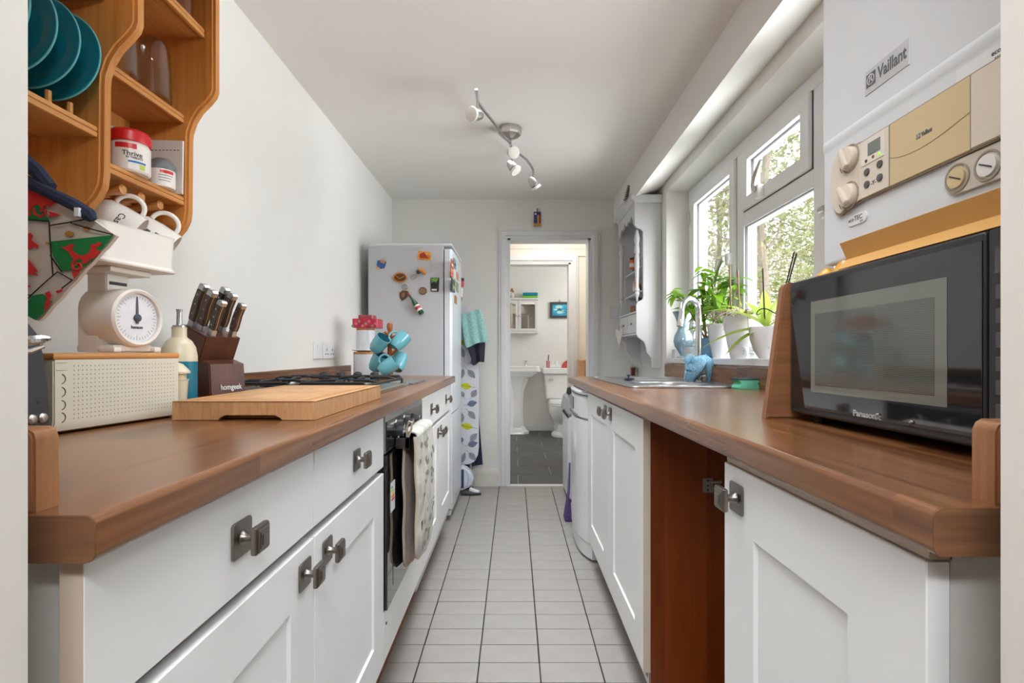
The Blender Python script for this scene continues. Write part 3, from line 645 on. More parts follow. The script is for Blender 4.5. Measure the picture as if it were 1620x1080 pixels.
mug(mp(592, 584, 2.62), (.45, -.2, .82), (.7, .4, .3), 'lower turquoise mug half hidden behind the white canister', gm)
mug(mp(603, 587, 2.54), (.80, .1, .55), (-.5, .0, .6), 'lower turquoise mug lying sideways at the front of the tree', gm)
mug(mp(628, 584, 2.6), (.1, .55, .84), (-.8, .2, .3), 'lower turquoise mug showing its base, nearest the worktop on the fridge side', gm)
for a, z in ((20, .205), (140, .205), (260, .205), (80, .115), (200, .115), (320, .115)):
    d = Vector((math.cos(math.radians(a)), math.sin(math.radians(a)), .55)).normalized(); p = Vector(MT)+Vector((0, 0, z)); b = B(); tube(b, [p, p+d*.03, p+d*.062], [.0055, .005, .0055], 8); obj('peg', b, TREEW, mt)

# fridge
FY0, FY1, FX0, FX1, FZ = 3.15, 3.72, -.90, -.437, 1.703
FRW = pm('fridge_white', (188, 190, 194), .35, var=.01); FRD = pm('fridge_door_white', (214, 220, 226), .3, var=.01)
fg = thing('fridge', 'tall white fridge freezer covered in magnets at the end of the left run', 'fridge', (-.65, 3.43, 0))
b = B(); box(b, FX0, FX1, FY0, FY1, .03, FZ-.004, .006); obj('body', b, FRW, fg)
b = B(); box(b, FX0+.002, FX1+.055, FY0+.002, FY1, FZ-.006, FZ+.012, .008); obj('top', b, FRD, fg)
for z0, z1 in ((.075, .66), (.668, FZ-.022)):
    b = B(); prism(b, [(FX1+.008, FY0+.004), (FX1+.04, FY0+.004), (FX1+.054, FY0+.018), (FX1+.06, (FY0+FY1)/2), (FX1+.054, FY1-.018), (FX1+.04, FY1-.004), (FX1+.008, FY1-.004)], 'z', z0, z1, .003); obj('door', b, FRD, fg)
b = B(); box(b, FX1, FX1+.01, FY0+.012, FY1-.012, .075, FZ-.024); obj('door_seal', b, pm('grey_seal', (120, 120, 124), .7), fg)
for x in (FX0+.04, FX1-.03):
    for y in (FY0+.05, FY1-.05):
        b = B(); cyl(b, (x, y, 0), (x, y, .032), .018, n=10); obj('foot', b, DARKPL, fg)
b = B(); box(b, FX1, FX1+.045, FY0+.01, FY1-.01, .035, .07, .004); obj('kick_plate', b, FRD, fg)
# magnets on the side panel and door
def mags():
    D = FY0-.004
    def P(px, py, d=0): return (XP(px, D), D-d, ZP(py, D))
    def poly(name, pts, m, label, cat='magnet', th=.006):
        b = B(); prism(b, [(P(*p)[0], P(*p)[2]) for p in pts], 'y', FY0-th, FY0-.0005, .001, 1); return solo(name, b, m, label, cat, 'magnets on the fridge side')
    def detail(par, name, pts, m, th=.0065):
        b = B(); prism(b, [(P(*p)[0], P(*p)[2]) for p in pts], 'y', FY0-th-.0025, FY0-th+.002); obj(name, b, m, par)
    q = poly('fridge_magnet', [(597, 412), (604, 411), (611, 414), (608, 424), (600, 425), (596, 420)], pm('magnet_blue', (44, 92, 160), .4, var=.3, vs=90), 'small blue and orange figure magnet, highest at the wall edge of the fridge side')
    detail(q, 'orange_trim', [(602, 411), (610, 413), (608, 417), (602, 415)], pm('magnet_orange', (206, 128, 60), .5))
    detail(q, 'yellow_foot', [(595, 421), (602, 424), (598, 426)], pm('magnet_yellow', (226, 170, 80), .5))
    q = poly('fridge_magnet', [(662, 396), (682, 399), (681, 412), (660, 410)], pm('card_amber', (224, 150, 60), .4, var=.4, vs=60), 'orange and yellow picture card magnet, topmost on the fridge side', th=.004)
    detail(q, 'printed_scene', [(664, 402), (671, 399), (676, 406), (680, 409), (664, 408)], pm('card_red', (170, 50, 34), .5), .0045)
    q = poly('fridge_magnet', [(633+11*math.cos(a), 439+7.5*math.sin(a)) for a in [k*PI/10 for k in range(20)]], pm('basket_brown', (98, 56, 26), .5, var=.4, vs=90), 'round brown basket magnet beside the metal bottle opener')
    b = B(); tube(b, [(P(633+10*math.cos(a), 439+7*math.sin(a))[0], FY0-.009, P(0, 439+7*math.sin(a))[2]) for a in [k*PI/12 for k in range(25)]], .004, 6); obj('rim', b, pm('basket_gold', (196, 126, 54), .5), q)
    b = B(); tube(b, [P(626, 436, .008), P(633, 441, .012), P(640, 437, .008)], .003, 6); obj('twist', b, pm('basket_gold', (196, 126, 54), .5), q)
    q = thing('fridge_magnet', 'bottle opener magnet topped with an orange beaked bird', 'magnet', P(660, 436), group='magnets on the fridge side')
    b = B(); tube(b, [(P(654+4.2*math.cos(a), 437+4.2*math.sin(a))[0], FY0-.006, P(0, 437+3.6*math.sin(a))[2]) for a in [k*PI/8 for k in range(17)]], .0045, 6); tube(b, [P(657, 434, .004), P(662, 431, .004)], .006, 6); obj('opener', b, STEEL, q)
    b = B(); ball(b, P(662, 430, .008), .014, (1, .6, 1)); obj('bird_body', b, pm('bird_dark', (52, 60, 84), .4), q)
    b = B(); tube(b, [P(664, 426, .01), P(670, 429, .012), P(674, 434, .008)], [.012, .011, .004], 8); obj('beak', b, pm('beak_orange', (216, 146, 56), .4), q)
    q = poly('fridge_magnet', [(681, 439), (695, 439), (694, 461), (681, 461)], pm('card_black', (26, 30, 26), .4), 'black and green picture card magnet near the fridge door edge', th=.004)
    detail(q, 'printed_leaves', [(682, 440), (694, 440), (690, 447), (686, 445), (683, 448)], pm('card_green', (96, 150, 60), .5, var=.3, vs=80), .0045)
    detail(q, 'printed_caption', [(683, 457), (691, 457), (691, 459.5), (683, 459.5)], WHITEINK, .0045)
    q = poly('fridge_magnet', [(669+6.3*math.cos(a), 460+6*math.sin(a)) for a in [k*PI/10 for k in range(20)]], pm('wood_disc', (140, 106, 76), .6, var=.2, vs=60), 'round wooden disc magnet below the black and green card')
    b = B(); tube(b, [(P(669+5.6*math.cos(a), 0)[0], FY0-.007, P(0, 460+5.3*math.sin(a))[2]) for a in [k*PI/10 for k in range(21)]], .0025, 6); obj('rim', b, pm('disc_rim', (106, 78, 54), .6), q)
    q = poly('fridge_magnet', [(632, 463), (637, 459), (645, 460), (648, 465), (642, 472), (636, 476), (632, 470)], pm('brown_shell', (92, 66, 46), .6, var=.4, vs=80), 'knobbly brown magnet beside the neck of the green bottle opener')
    detail(q, 'shell_ridge', [(636, 464), (641, 462), (640, 469), (636, 471)], pm('shell_pale', (150, 112, 78), .6))
    q = thing('fridge_magnet', 'green beer bottle shaped opener magnet hanging aslant on the fridge side', 'magnet', P(655, 478), group='magnets on the fridge side')
    d = (Vector(P(667, 497))-Vector(P(643, 462))); L = d.length; M = AX(P(645, 462, .0215), d)
    b = B(); lathe(b, [(.009, .02), (.010, L*.22), (.011, L*.32), (.026, L*.52), (.027, L*.96), (.022, L), (0, L)], 18, M@Matrix.Diagonal((1, .6, 1, 1)))
    obj('bottle', b, pm('green_bottle', (26, 74, 44), .2), q)
    for nm, a, c, cl in (('label_white', .62, .86, (226, 220, 206)), ('label_red', .68, .78, (168, 60, 50)), ('neck_label', .06, .2, (150, 60, 40))):
        b = B(); r = .0278 if nm != 'neck_label' else .0115; lathe(b, [(r, L*a), (r, L*c)], 18, M@Matrix.Diagonal((1.02+.02*(nm == 'label_red'), .62, 1, 1)), cap=False); obj(nm, b, pm(nm, cl, .5), q)
    b = B(); tube(b, [(P(641+4.5*math.cos(a), 0)[0], FY0-.006, P(0, 453+3.8*math.sin(a))[2]) for a in [k*PI/8 for k in range(17)]], .0045, 6); obj('opener', b, STEEL, q)
    # door face: x = FX1+.056.., seen very obliquely
    XD = FX1+.0585
    def dcard(px0, px1, py0, py1, m, label, detailm=None, th=.004):
        y0 = XD*F/(px0-CX); y1 = XD*F/(px1-CX); ym = (y0+y1)/2; b = B(); box(b, XD, XD+th, min(y0, y1), max(y0, y1), ZP(py1, ym), ZP(py0, ym), .001, 1)
        o = solo('fridge_magnet', b, m, label, 'magnet', 'magnets on the fridge door')
        if detailm: b = B(); box(b, XD+th, XD+th+.001, y0+(y1-y0)*.2, y0+(y1-y0)*.8, ZP(py1-3, ym), ZP((py0+py1)/2, ym)); obj('print', b, detailm, o)
    dcard(713, 716.5, 411, 424, pm('mag_red', (186, 78, 56), .5, var=.3, vs=80), 'red card magnet high on the fridge door', WHITEINK)
    dcard(713.2, 716.6, 425, 438, pm('mag_peach', (216, 130, 92), .5, var=.3, vs=80), 'peach card magnet just below the red one on the fridge door', pm('mag_red', (186, 78, 56)))
    dcard(717.5, 720.6, 410, 424, pm('mag_teal', (108, 150, 144), .5, var=.3, vs=80), 'teal leaf card magnet, second from the top on the fridge door', INK)
    dcard(713.6, 718, 442, 461, pm('mag_dark', (58, 66, 70), .5), 'dark framed picture magnet halfway up the fridge door', pm('mag_green', (140, 168, 110), .5), .008)
    dcard(718.4, 721.2, 442, 453, pm('mag_lime', (150, 178, 120), .5, var=.2), 'pale green magnet beside the dark framed picture on the fridge door')
    dcard(719.3, 722, 468, 480, pm('mag_tan', (168, 122, 66), .6), 'small tan magnet, lowest of the cards on the fridge door')
    dcard(722, 724.6, 431, 443, pm('mag_pink', (196, 140, 116), .5), 'pinkish magnet near the far edge of the fridge door', pm('mag_tan', (168, 122, 66)))
    dcard(721.8, 724.2, 447, 462, pm('mag_sage', (120, 134, 84), .5), 'sage green magnet low near the far edge of the fridge door')
mags()
# lanyard and bottle charm hanging at the far edge of the fridge door
ly = thing('key_lanyard', 'red and white charm on a cord hanging at the far edge of the fridge', 'lanyard', (XP(729, 3.75), 3.75, ZP(520, 3.75)))
D = 3.75; p = lambda px, py, d=D: (XP(px, d), d, ZP(py, d))
b = B(); cyl(b, p(730.5, 454), p(730, 445), .016, .018, 12); obj('charm', b, pm('charm_red', (206, 40, 66), .4, var=.2), ly)
b = B(); cyl(b, p(730, 444.5), p(730, 440), .019, n=12); obj('cap', b, INK, ly)
b = B(); cyl(b, p(729, 470), p(730, 456), .012, .014, 12); obj('white_tag', b, WHITEPL, ly)
b = B(); cyl(b, p(727.5, 478), p(728, 470), .012, .015, 12); obj('tassel', b, pm('tassel_red', (150, 40, 36), .8), ly)
b = B(); tube(b, [p(728, 420), p(727.6, 440), p(728, 470), p(727.5, 500), p(727.5, 520)], .007, 6); obj('cord', b, pm('cord_brown', (112, 74, 56), .8, var=.3, vs=90), ly)

# ================================================================ PINE PLATE RACK (left wall)
pr = thing('wall_rack', 'honey pine plate rack with scalloped sides hung high on the left wall', 'wall rack', (-.85, .95, 1.32))
DR = 1.262
pxp = [(339, -160), (339, 141), (336, 150), (328, 160), (314, 174), (304, 190), (298, 208), (297, 222), (296, 333), (294, 348), (287, 362), (276, 374), (268, 383), (262, 388), (254, 386), (240, 374), (202.5, 366)]
prof = [(XP(x, DR), ZP(y, DR)) for x, y in pxp]+[(XL+.001, prof_z) for prof_z in (ZP(366, DR), ZP(-160, DR))]
def side(y0, th, bev=.006):
    b = B(); prism(b, prof, 'y', y0, y0+th, bev, 2); return b
obj('side_panel', side(DR, .028), PINE, pr); obj('divider', side(1.0, .028), PINE, pr); obj('side_panel', side(.55, .028), PINE, pr)
for k in range(6):
    y0 = .578+.1142*k; b = B(); box(b, XL+.001, XL+.012, y0+.001, y0+.1135, 1.345, 2.12, .002, 1); obj('back_plank', b, PINE, pr)
def shelf(y0, y1, zt, xf=-.813):
    b = B(); box(b, XL+.012, xf-.012, y0, y1, zt-.018, zt, 0); box(b, xf-.012, xf, y0, y1, zt-.020, zt-.009, .003); box(b, xf-.012, xf, y0, y1, zt-.009, zt+.001, .003); obj('shelf', b, PINEY, pr)
shelf(1.028, DR, 1.4225); shelf(1.028, DR, 1.625); shelf(1.028, DR, 1.835, -.762); shelf(.578, 1.0, 1.48); shelf(.578, 1.0, 1.745, -.80); shelf(.55, 1.29, 2.10, -.745)
b = B(); box(b, XL+.012, XL+.03, 1.028, DR, 1.36, 1.40, .003); obj('peg_rail', b, PINEY, pr)
for y in (1.09, 1.145, 1.205):
    b = B(); tube(b, [(XL+.03, y, 1.375), (XL+.09, y, 1.383), (XL+.125, y, 1.388), (XL+.128, y, 1.388)], [.008, .009, .011, .007], 10); obj('peg', b, PINEY, pr)
for y in (.83, .879, .925, .97):
    for x in (-.888, -.842):
        b = B(); cyl(b, (x, y, 1.48), (x, y, 1.5135), .005, n=8); obj('dowel', b, PINEY, pr)
# plates
def plate_(y, label):
    t = thing('plate', label, 'plate', (-.864, y, 1.5095), group='teal plates in the pine rack'); R = .0868
    M = AX((-.864, y, 1.5963), (.05, -1, .03))
    b = B(); lathe(b, [(0, .004), (R*.62, .004), (R*.70, .007), (R*.97, .013), (R, .0125), (R*.985, .009), (R*.72, .001), (R*.6, -.003), (R*.55, -.003), (0, 0)], 48, M); obj('dish', b, TEALP, t, sharp=60)
    b = B(); t0 = [M@Vector((R*.99*math.cos(a), R*.99*math.sin(a), .0125)) for a in [k*PI/32 for k in range(65)]]; tube(b, t0, .0017, 6); obj('rim', b, TEALR, t)
for y, l in ((.97, 'teal side plate furthest right in the pine rack, fully in view'), (.925, 'second teal side plate from the right in the pine rack'), (.879, 'third teal side plate from the right in the pine rack'), (.83, 'teal side plate nearest the door jamb in the pine rack')): plate_(y, l)
# things on the rack shelves
t = thing('tablet_tub', 'white tub with a bright red screw lid on the lower rack shelf', 'tub', (-.8295, 1.106, 1.4235)); M = Matrix.Translation((-.8295, 1.106, 1.4235))
TUBW = pm('tub_white', (232, 226, 220), .35, var=.01); REDP = pm('red_plastic', (200, 28, 32), .35, var=.02)
b = B(); lathe(b, [(.034, 0), (.037, .004), (.037, .058), (.034, .062), (.034, .066), (0, .066)], 28, M); obj('body', b, TUBW, t)
b = B(); lathe(b, [(.0375, .064), (.0385, .066), (.0385, .084), (.034, .09), (0, .09)], 28, M); obj('lid', b, REDP, t)
def wrap(par, M, r, a0, a1, z0, z1, m, name, n=8, lab=None):
    b = B(); sheet(b, lambda u, v: M@Vector((r*math.cos(a0+(a1-a0)*u), r*math.sin(a0+(a1-a0)*u), z0+(z1-z0)*v)), n, 1); return obj(name, b, m, par)
AC = math.atan2(-1.1, .83)   # towards the camera
wrap(t, M, .0374, AC-.75, AC+.3, .047, .0575, REDP, 'red_band'); wrap(t, M, .0374, AC-.1, AC+.8, .018, .022, pm('blue_stripe', (40, 110, 170), .5), 'blue_stripe'); wrap(t, M, .0374, AC+.45, AC+.75, .006, .016, pm('lime_spot', (180, 196, 60), .5), 'lime_spot')
def curved_text(par, M, r, ac, z, body, size, m):
    b = B(); text(b, body, size, Matrix(), .0001)
    for v in b.verts: a = ac+v.co.x/r; v.co = M@Vector(((r+v.co.z)*math.cos(a), (r+v.co.z)*math.sin(a), z+v.co.y))
    return obj('lettering', b, m, par)
curved_text(t, M, .0376, AC+.1, .036, 'Thrive', .014, INK); curved_text(t, M, .0376, AC+.2, .028, '90 TABLETS', .006, INK)
t = thing('bottle', 'small white bottle with a grey domed cap beside the red lidded tub', 'bottle', (-.823, 1.196, 1.4235)); M = Matrix.Translation((-.823, 1.196, 1.4235))
b = B(); lathe(b, [(.025, 0), (.027, .003), (.027, .042), (0, .042)], 24, M); obj('body', b, TUBW, t)
b = B(); lathe(b, [(.028, .04), (.029, .044), (.028, .052), (.022, .062), (.014, .068), (0, .07)], 24, M); obj('cap', b, pm('grey_cap', (112, 114, 118), .4), t)
wrap(t, M, .0273, AC-.2, AC+.9, .03, .037, REDP, 'red_band')
for k, z in enumerate((.024, .018, .012)): wrap(t, M, .0273, AC-.3, AC+.8-.1*k, z, z+.0022, pm('pale_print', (150, 150, 152), .6), 'printed_line')
t = thing('paper_packet', 'pale paper packet standing behind the grey capped bottle', 'packet', (-.86, 1.24, 1.424))
b = B(); prism(b, [(-.895, 1.424), (-.802, 1.424), (-.800, 1.552), (-.898, 1.555)], 'y', 1.236, 1.242, .001, 1); obj('packet', b, pm('paper_grey', (214, 206, 200), .8, var=.04), t)
for k in range(9): b = B(); box(b, -.885+.009*k, -.880+.009*k, 1.2352, 1.236, 1.528, 1.5295); obj('printed_dash', b, INK, t)
def tumbler(x, y, z, r, h, label, up=False):
    b = B(); pr_ = [(r*.96, 0), (r, .002), (r*.98, h*.4), (r*.9, h*.8), (r*.78, h*.96), (r*.7, h), (0, h*.995)]
    lathe(b, pr_, 28, Matrix.Translation((x, y, z)), cap=False); lathe(b, [(a*.95, c*.97+.001) for a, c in pr_[1:]], 28, Matrix.Translation((x, y, z)), cap=False)
    return solo('drinking_glass', b, CLEAR, label, 'glass', 'upturned glasses on the middle rack shelf')
tumbler(-.838, 1.185, 1.626, .040, .135, 'upturned clear tumbler at the far end of the middle rack shelf')
tumbler(-.838, 1.085, 1.626, .036, .125, 'upturned clear tumbler half hidden by the rack divider')
t = thing('glass_jar', 'clear glass jar with a grey lid behind the red lidded tub', 'jar', (-.895, 1.115, 1.4235)); M = Matrix.Translation((-.895, 1.115, 1.4235))
b = B(); lathe(b, [(0, .001), (.032, .001), (.034, .004), (.034, .085), (.03, .095)], 24, M, cap=False); obj('body', b, CLEAR, t)
b = B(); lathe(b, [(.033, .093), (.033, .105), (.03, .108), (0, .108)], 24, M); obj('lid', b, pm('zinc_lid', (150, 146, 140), .4, .6), t)
t = thing('glass_jar', 'glass jar on the top rack shelf at the far end', 'jar', (-.80, 1.215, 1.836)); M = Matrix.Translation((-.80, 1.215, 1.836))
b = B(); lathe(b, [(0, .001), (.03, .001), (.032, .004), (.032, .08), (.028, .09)], 24, M, cap=False); obj('body', b, CLEAR, t)
b = B(); lathe(b, [(.03, .088), (.03, .1), (0, .102)], 24, M); obj('lid', b, NICKEL, t)
# two white mugs hanging from the pegs
WM = pm('mug_white', (236, 232, 226), .2, var=.01, coat=.2); gw = 'white mugs hung below the pine rack'
t, M = mug((-.895, 1.095, 1.345), (.74, .42, -.5), (.35, .1, .9), 'white mug with script lettering hanging under the rack, nearer the dragon glove', gw, .040, .085, WM, WM)
ca = lambda M: (lambda v: math.atan2(v.y, v.x))(M.to_3x3().inverted()@(Vector((0, 0, H))-M.translation))
curved_text(t, M, .0402, ca(M), .05, 'Castell', .017, INK)
t, M = mug((-.885, 1.185, 1.335), (.70, .42, -.55), (.35, .1, .9), 'white patterned mug hanging under the rack above the scales', gw, .042, .09, WM, WM)
for i, (a, z, cl) in enumerate(((-.3, .05, (40, 60, 60)), (.0, .06, (60, 130, 110)), (.3, .045, (200, 120, 130)), (-.2, .03, (40, 60, 60)), (.2, .068, (40, 60, 60)))):
    a += ca(M)
    wrap(t, M, .0424, a-.1, a+.1, z, z+.012, pm('mug_print_%d' % i, cl, .4), 'printed_motif', 3)
curved_text(t, M, .0424, ca(M)-.3, .072, '?', .02, pm('mug_print_1', (60, 130, 110), .4))

# ================================================================ DRAGON OVEN GLOVE hanging from the rack
GD = .85
gl = thing('quilted_glove', 'quilted oven glove printed with red dragons on green and white, hanging by the door jamb', 'oven glove', (-.74, GD, 1.09))
def gp(px, py, d=0): return (XP(px, GD), GD-d, ZP(py, GD))
out = [(-25, 268), (45, 286), (98, 316), (151.5, 349), (189, 374), (140, 428), (92, 481), (67, 508), (40, 494), (-25, 440)]
t = B(); vs = [t.verts.new(gp(*p)) for p in out]; f = t.faces.new(vs); bmesh.ops.triangulate(t, faces=[f]); bmesh.ops.subdivide_edges(t, edges=t.edges[:], cuts=5, use_grid_fill=True)
t.normal_update(); bmesh.ops.solidify(t, geom=t.faces[:], thickness=.007); 
for v in t.verts: v.co.y += .002*math.sin(v.co.x*120)*math.sin(v.co.z*110)
bmesh.ops.recalc_face_normals(t, faces=t.faces)
obj('quilted_body', t, pm('quilt_white', (212, 202, 190), .9, var=.05, vs=10, bump=.35, bs=35), gl)
GGREEN = pm('print_green', (22, 122, 62), .85, var=.12, vs=18, bump=.3, bs=40); GRED = pm('print_red', (204, 44, 38), .85, var=.1, vs=18, bump=.3, bs=40); GLINE = pm('print_black', (34, 30, 32), .85)
ymin = GD-.0235
def cpt(x, y, d=0): return gp(40+x/3.857, 240+y/3.857, d)
def pprint(name, pts, m, d=.002):
    b = B(); prism(b, [(cpt(x, y)[0], cpt(x, y)[2]) for x, y in pts], 'y', GD-.0105-d, GD-.0095-d); obj(name, b, m, gl)
def pline(pts, r=.0011, m=GLINE):
    b = B(); tube(b, [cpt(x, y, .0132) for x, y in pts], r, 5); obj('printed_line', b, m, gl)
pprint('printed_field', [(-60, 330), (130, 340), (190, 435), (20, 420), (-60, 410)], GGREEN); pprint('printed_field', [(195, 557), (572, 518), (470, 640), (385, 718), (265, 735), (210, 640)], GGREEN)
pprint('printed_field', [(20, 955), (90, 880), (150, 872), (205, 918), (150, 985), (105, 1030), (20, 985)], GGREEN)
pprint('printed_dragon', [(-40, 180), (25, 205), (120, 240), (200, 295), (248, 328), (215, 328), (195, 352), (165, 335), (150, 362), (120, 335), (95, 345), (75, 372), (80, 402), (55, 402), (50, 372), (35, 360), (28, 402), (-40, 400), (-40, 330), (10, 320), (30, 290)], GRED, .003)
pline([(95, 360), (105, 395), (140, 408), (168, 392), (165, 368), (145, 362), (138, 380)], .0022, GRED); pprint('printed_arrow', [(180, 372), (265, 400), (182, 412), (192, 392)], GRED, .003)
pprint('printed_dragon', [(20, 560), (35, 545), (45, 505), (62, 488), (58, 515), (75, 505), (92, 522), (80, 548), (108, 568), (126, 580), (120, 600), (95, 592), (70, 608), (50, 592), (20, 604)], GRED, .003)
pprint('printed_wing', [(15, 615), (50, 650), (85, 692), (122, 740), (95, 738), (128, 765), (70, 752), (15, 768)], GRED, .003); pprint('printed_arrow', [(15, 780), (80, 832), (15, 828)], GRED, .003)
pprint('printed_dragon', [(258, 592), (290, 590), (318, 570), (342, 578), (325, 598), (340, 622), (370, 640), (400, 640), (432, 622), (440, 590), (440, 572), (465, 575), (480, 560), (510, 570), (490, 588), (470, 590), (478, 610), (500, 618), (470, 650), (430, 668), (415, 690), (390, 690), (385, 662), (350, 668), (328, 655), (305, 618), (285, 606)], GRED, .003)
pline([(345, 668), (328, 695), (335, 722), (362, 728), (385, 712), (378, 690), (358, 690), (358, 705)], .0022, GRED); pprint('printed_arrow', [(325, 738), (375, 735), (338, 780)], GRED, .003)
pprint('printed_dragon', [(162, 868), (190, 856), (205, 880), (192, 905), (198, 930), (182, 950), (160, 975), (165, 930), (178, 900)], GRED, .003); pprint('printed_arrow', [(228, 855), (272, 842), (262, 862), (238, 868)], GRED, .003)
for l in (((190, 438), (196, 560), (213, 760)), ((190, 462), (300, 445), (405, 425)), ((320, 447), (450, 485), (572, 516)), ((80, 882), (160, 808), (240, 740), (330, 790)), ((20, 425), (185, 435)), ((20, 940), (85, 880)), ((196, 640), (265, 740)), ((365, 375), (400, 425)), ((20, 875), (80, 880)), ((265, 840), (330, 790))): pline(l)
for x, y, r in ((305, 510, 24), (410, 478, 20), (172, 566, 9)): pprint('stain', [(x+r*1.1*math.cos(a), y+r*.75*math.sin(a)) for a in [k*PI/5+.2*math.sin(k*3) for k in range(10)]], pm('ochre_stain', (190, 136, 56), .9, var=.3, vs=60), .0015)
NAVY = pm('navy_binding', (34, 42, 66), .9, var=.1, vs=30, bump=.3, bs=90)
b = B(); tube(b, [gp(-20, 240, .01), gp(20, 250, .012), gp(48, 258, .012), gp(70, 276, .012), gp(90, 300, .012)], [.012, .012, .013, .012, .01], 8); obj('binding', b, NAVY, gl)
b = B(); tube(b, [gp(-20, 262, .018), gp(44, 286, .018), gp(98, 312, .02), gp(135, 330, .02), gp(156, 345, .018), gp(160, 352, .016)], [.009, .010, .0095, .010, .011, .006], 8); obj('binding', b, NAVY, gl)
b = B(); box(b, XP(144, GD), XP(151, GD), GD-.033, GD-.028, ZP(350, GD), ZP(337, GD)); obj('care_label', b, WHITEPL, gl)
b = B(); tube(b, [gp(-25, 270), gp(-35, 235), (-.80, GD-.02, 1.46), (-.80, GD-.02, 1.478)], .004, 6); obj('hanging_loop', b, NAVY, gl)

# ================================================================ near end of the left worktop
bb = thing('bread_bin', 'cream perforated metal bread bin with a bamboo lid under the kitchen scales', 'bread bin', (-.7305, .812, WT), math.radians(-9.6), local=True)
CRM = pm('cream_enamel', (214, 209, 192), .4, var=.015)
b = B(); prism(b, [(-.18, .004), (-.175, .0), (-.02, 0), (-.004, .006), (0, .02), (0, .121), (-.18, .121)], 'y', 0, .245, .002); obj('body', b, CRM, bb)
b = B(); box(b, -.183, .001, -.001, .246, .121, .132, .003); obj('lid', b, PINEY, bb)
b = B()
for i in range(29):
    for j in range(13): lathe(b, [(.0011, 0), (0, .0001)], 6, AX((.0001, .032+.0071*i, .024+.0072*j), (1, 0, 0)))
obj('perforation', b, pm('hole_brown', (128, 116, 100), .9), bb, kind='stuff')
for z in (.028, .048, .069, .09):
    b = B(); tube(b, [(.0005, .012+.006*math.cos(a), z+.0075*math.sin(a)) for a in [-1.5+k*.3 for k in range(11)]], .0006, 5); obj('embossed_ring', b, INK, bb)
for z in (.104, .116): b = B(); box(b, .0001, .0006, .004, .02, z-.0003, z+.0003); obj('embossed_line', b, pm('hole_brown', (128, 116, 100), .9), bb)
# scales
ks = thing('kitchen_scales', 'white retro kitchen scales with round dial and deep bowl on the bread bin', 'scales', (-.762, .998, WT+.1335), math.radians(-9.6), local=True)
SCW = pm('scales_white', (226, 220, 212), .35, var=.015)
b = B(); prism(b, [(-.044, 0), (.044, 0), (.044, .082)]+arc(0, .082, .044, 0, 180, 12)[1:-1]+[(-.044, .082)], 'x', -.058, -.004, .006); box(b, -.058, .025, -.043, .043, 0, .014, .004); obj('housing', b, SCW, ks)
b = B(); lathe(b, [(.050, -.03), (.056, -.03), (.0575, .02), (.056, .034), (.052, .038), (.0475, .036), (.0475, .03), (0, .03)], 40, AX((0, 0, .066), (1, 0, 0))); obj('dial_drum', b, SCW, ks)
b = B(); lathe(b, [(.0472, .0305), (0, .0305)], 40, AX((0, 0, .066), (1, 0, 0)), cap=False); dl = obj('dial', b, pm('dial_face', (222, 222, 226), .35, var=.05, vs=40), ks)
b = B()
for k in range(40):
    a = k*PI/20; r0 = .038 if k % 5 else .034; d = Vector((0, math.sin(a), math.cos(a))); c = Vector((.0308, 0, .066)); n = Vector((0, math.cos(a), -math.sin(a)))*.0005
    flat(b, [c+d*r0-n, c+d*.043-n, c+d*.043+n, c+d*r0+n])
obj('scale_mark', b, pm('dial_ink', (120, 120, 130), .6), dl, kind='stuff')
b = B(); prism(b, [(-.0028, .055), (.0028, .055), (.0016, .096), (.0006, .107), (-.0006, .107), (-.0016, .096)], 'x', .0315, .0325); lathe(b, [(.0075, 0), (.0075, .003), (.004, .0045), (0, .005)], 16, AX((.031, 0, .066), (1, 0, 0))); obj('pointer', b, pm('pointer_grey', (62, 70, 80), .4), ks)
b = B(); text(b, 'hanson', .009, face_px((.031, 0, .048))); obj('lettering', b, INK, dl)
b = B(); prism(b, [(-.024, .11), (.024, .11), (.024, .158), (-.024, .158)], 'x', -.056, -.012, .002); obj('post', b, SCW, ks)
b = B(); box(b, -.0118, -.0108, -.018, .018, .130, .136); obj('adjuster_wheel', b, INK, ks)
b = B(); box(b, -.07, .02, -.045, .045, .150, .161, .003); obj('platform', b, SCW, ks)
b = B(); 
def bowlring(s, z): return [b.verts.new((-.03+p[0]*s, p[1]*s, z)) for p in rrect(-.072, .072, -.085, .085, .016)]
rs = [bowlring(.86, .161), bowlring(1.02, .163), bowlring(1.03, .166), bowlring(.97, .172), bowlring(1.0, .232), bowlring(1.02, .236), bowlring(.98, .235), bowlring(.94, .18), bowlring(.9, .173)]
for a, c in zip(rs, rs[1:]):
    n = len(a)
    for i in range(n): b.faces.new((a[i], a[(i+1) % n], c[(i+1) % n], c[i]))
b.faces.new(rs[0]); b.faces.new(rs[-1]); bmesh.ops.recalc_face_normals(b, faces=b.faces); obj('bowl', b, SCW, ks)
for y in (-.042, .045): b = B(); box(b, .0, .034, y-.008, y+.008, -.0005, .01, .003); obj('foot', b, SCW, ks)
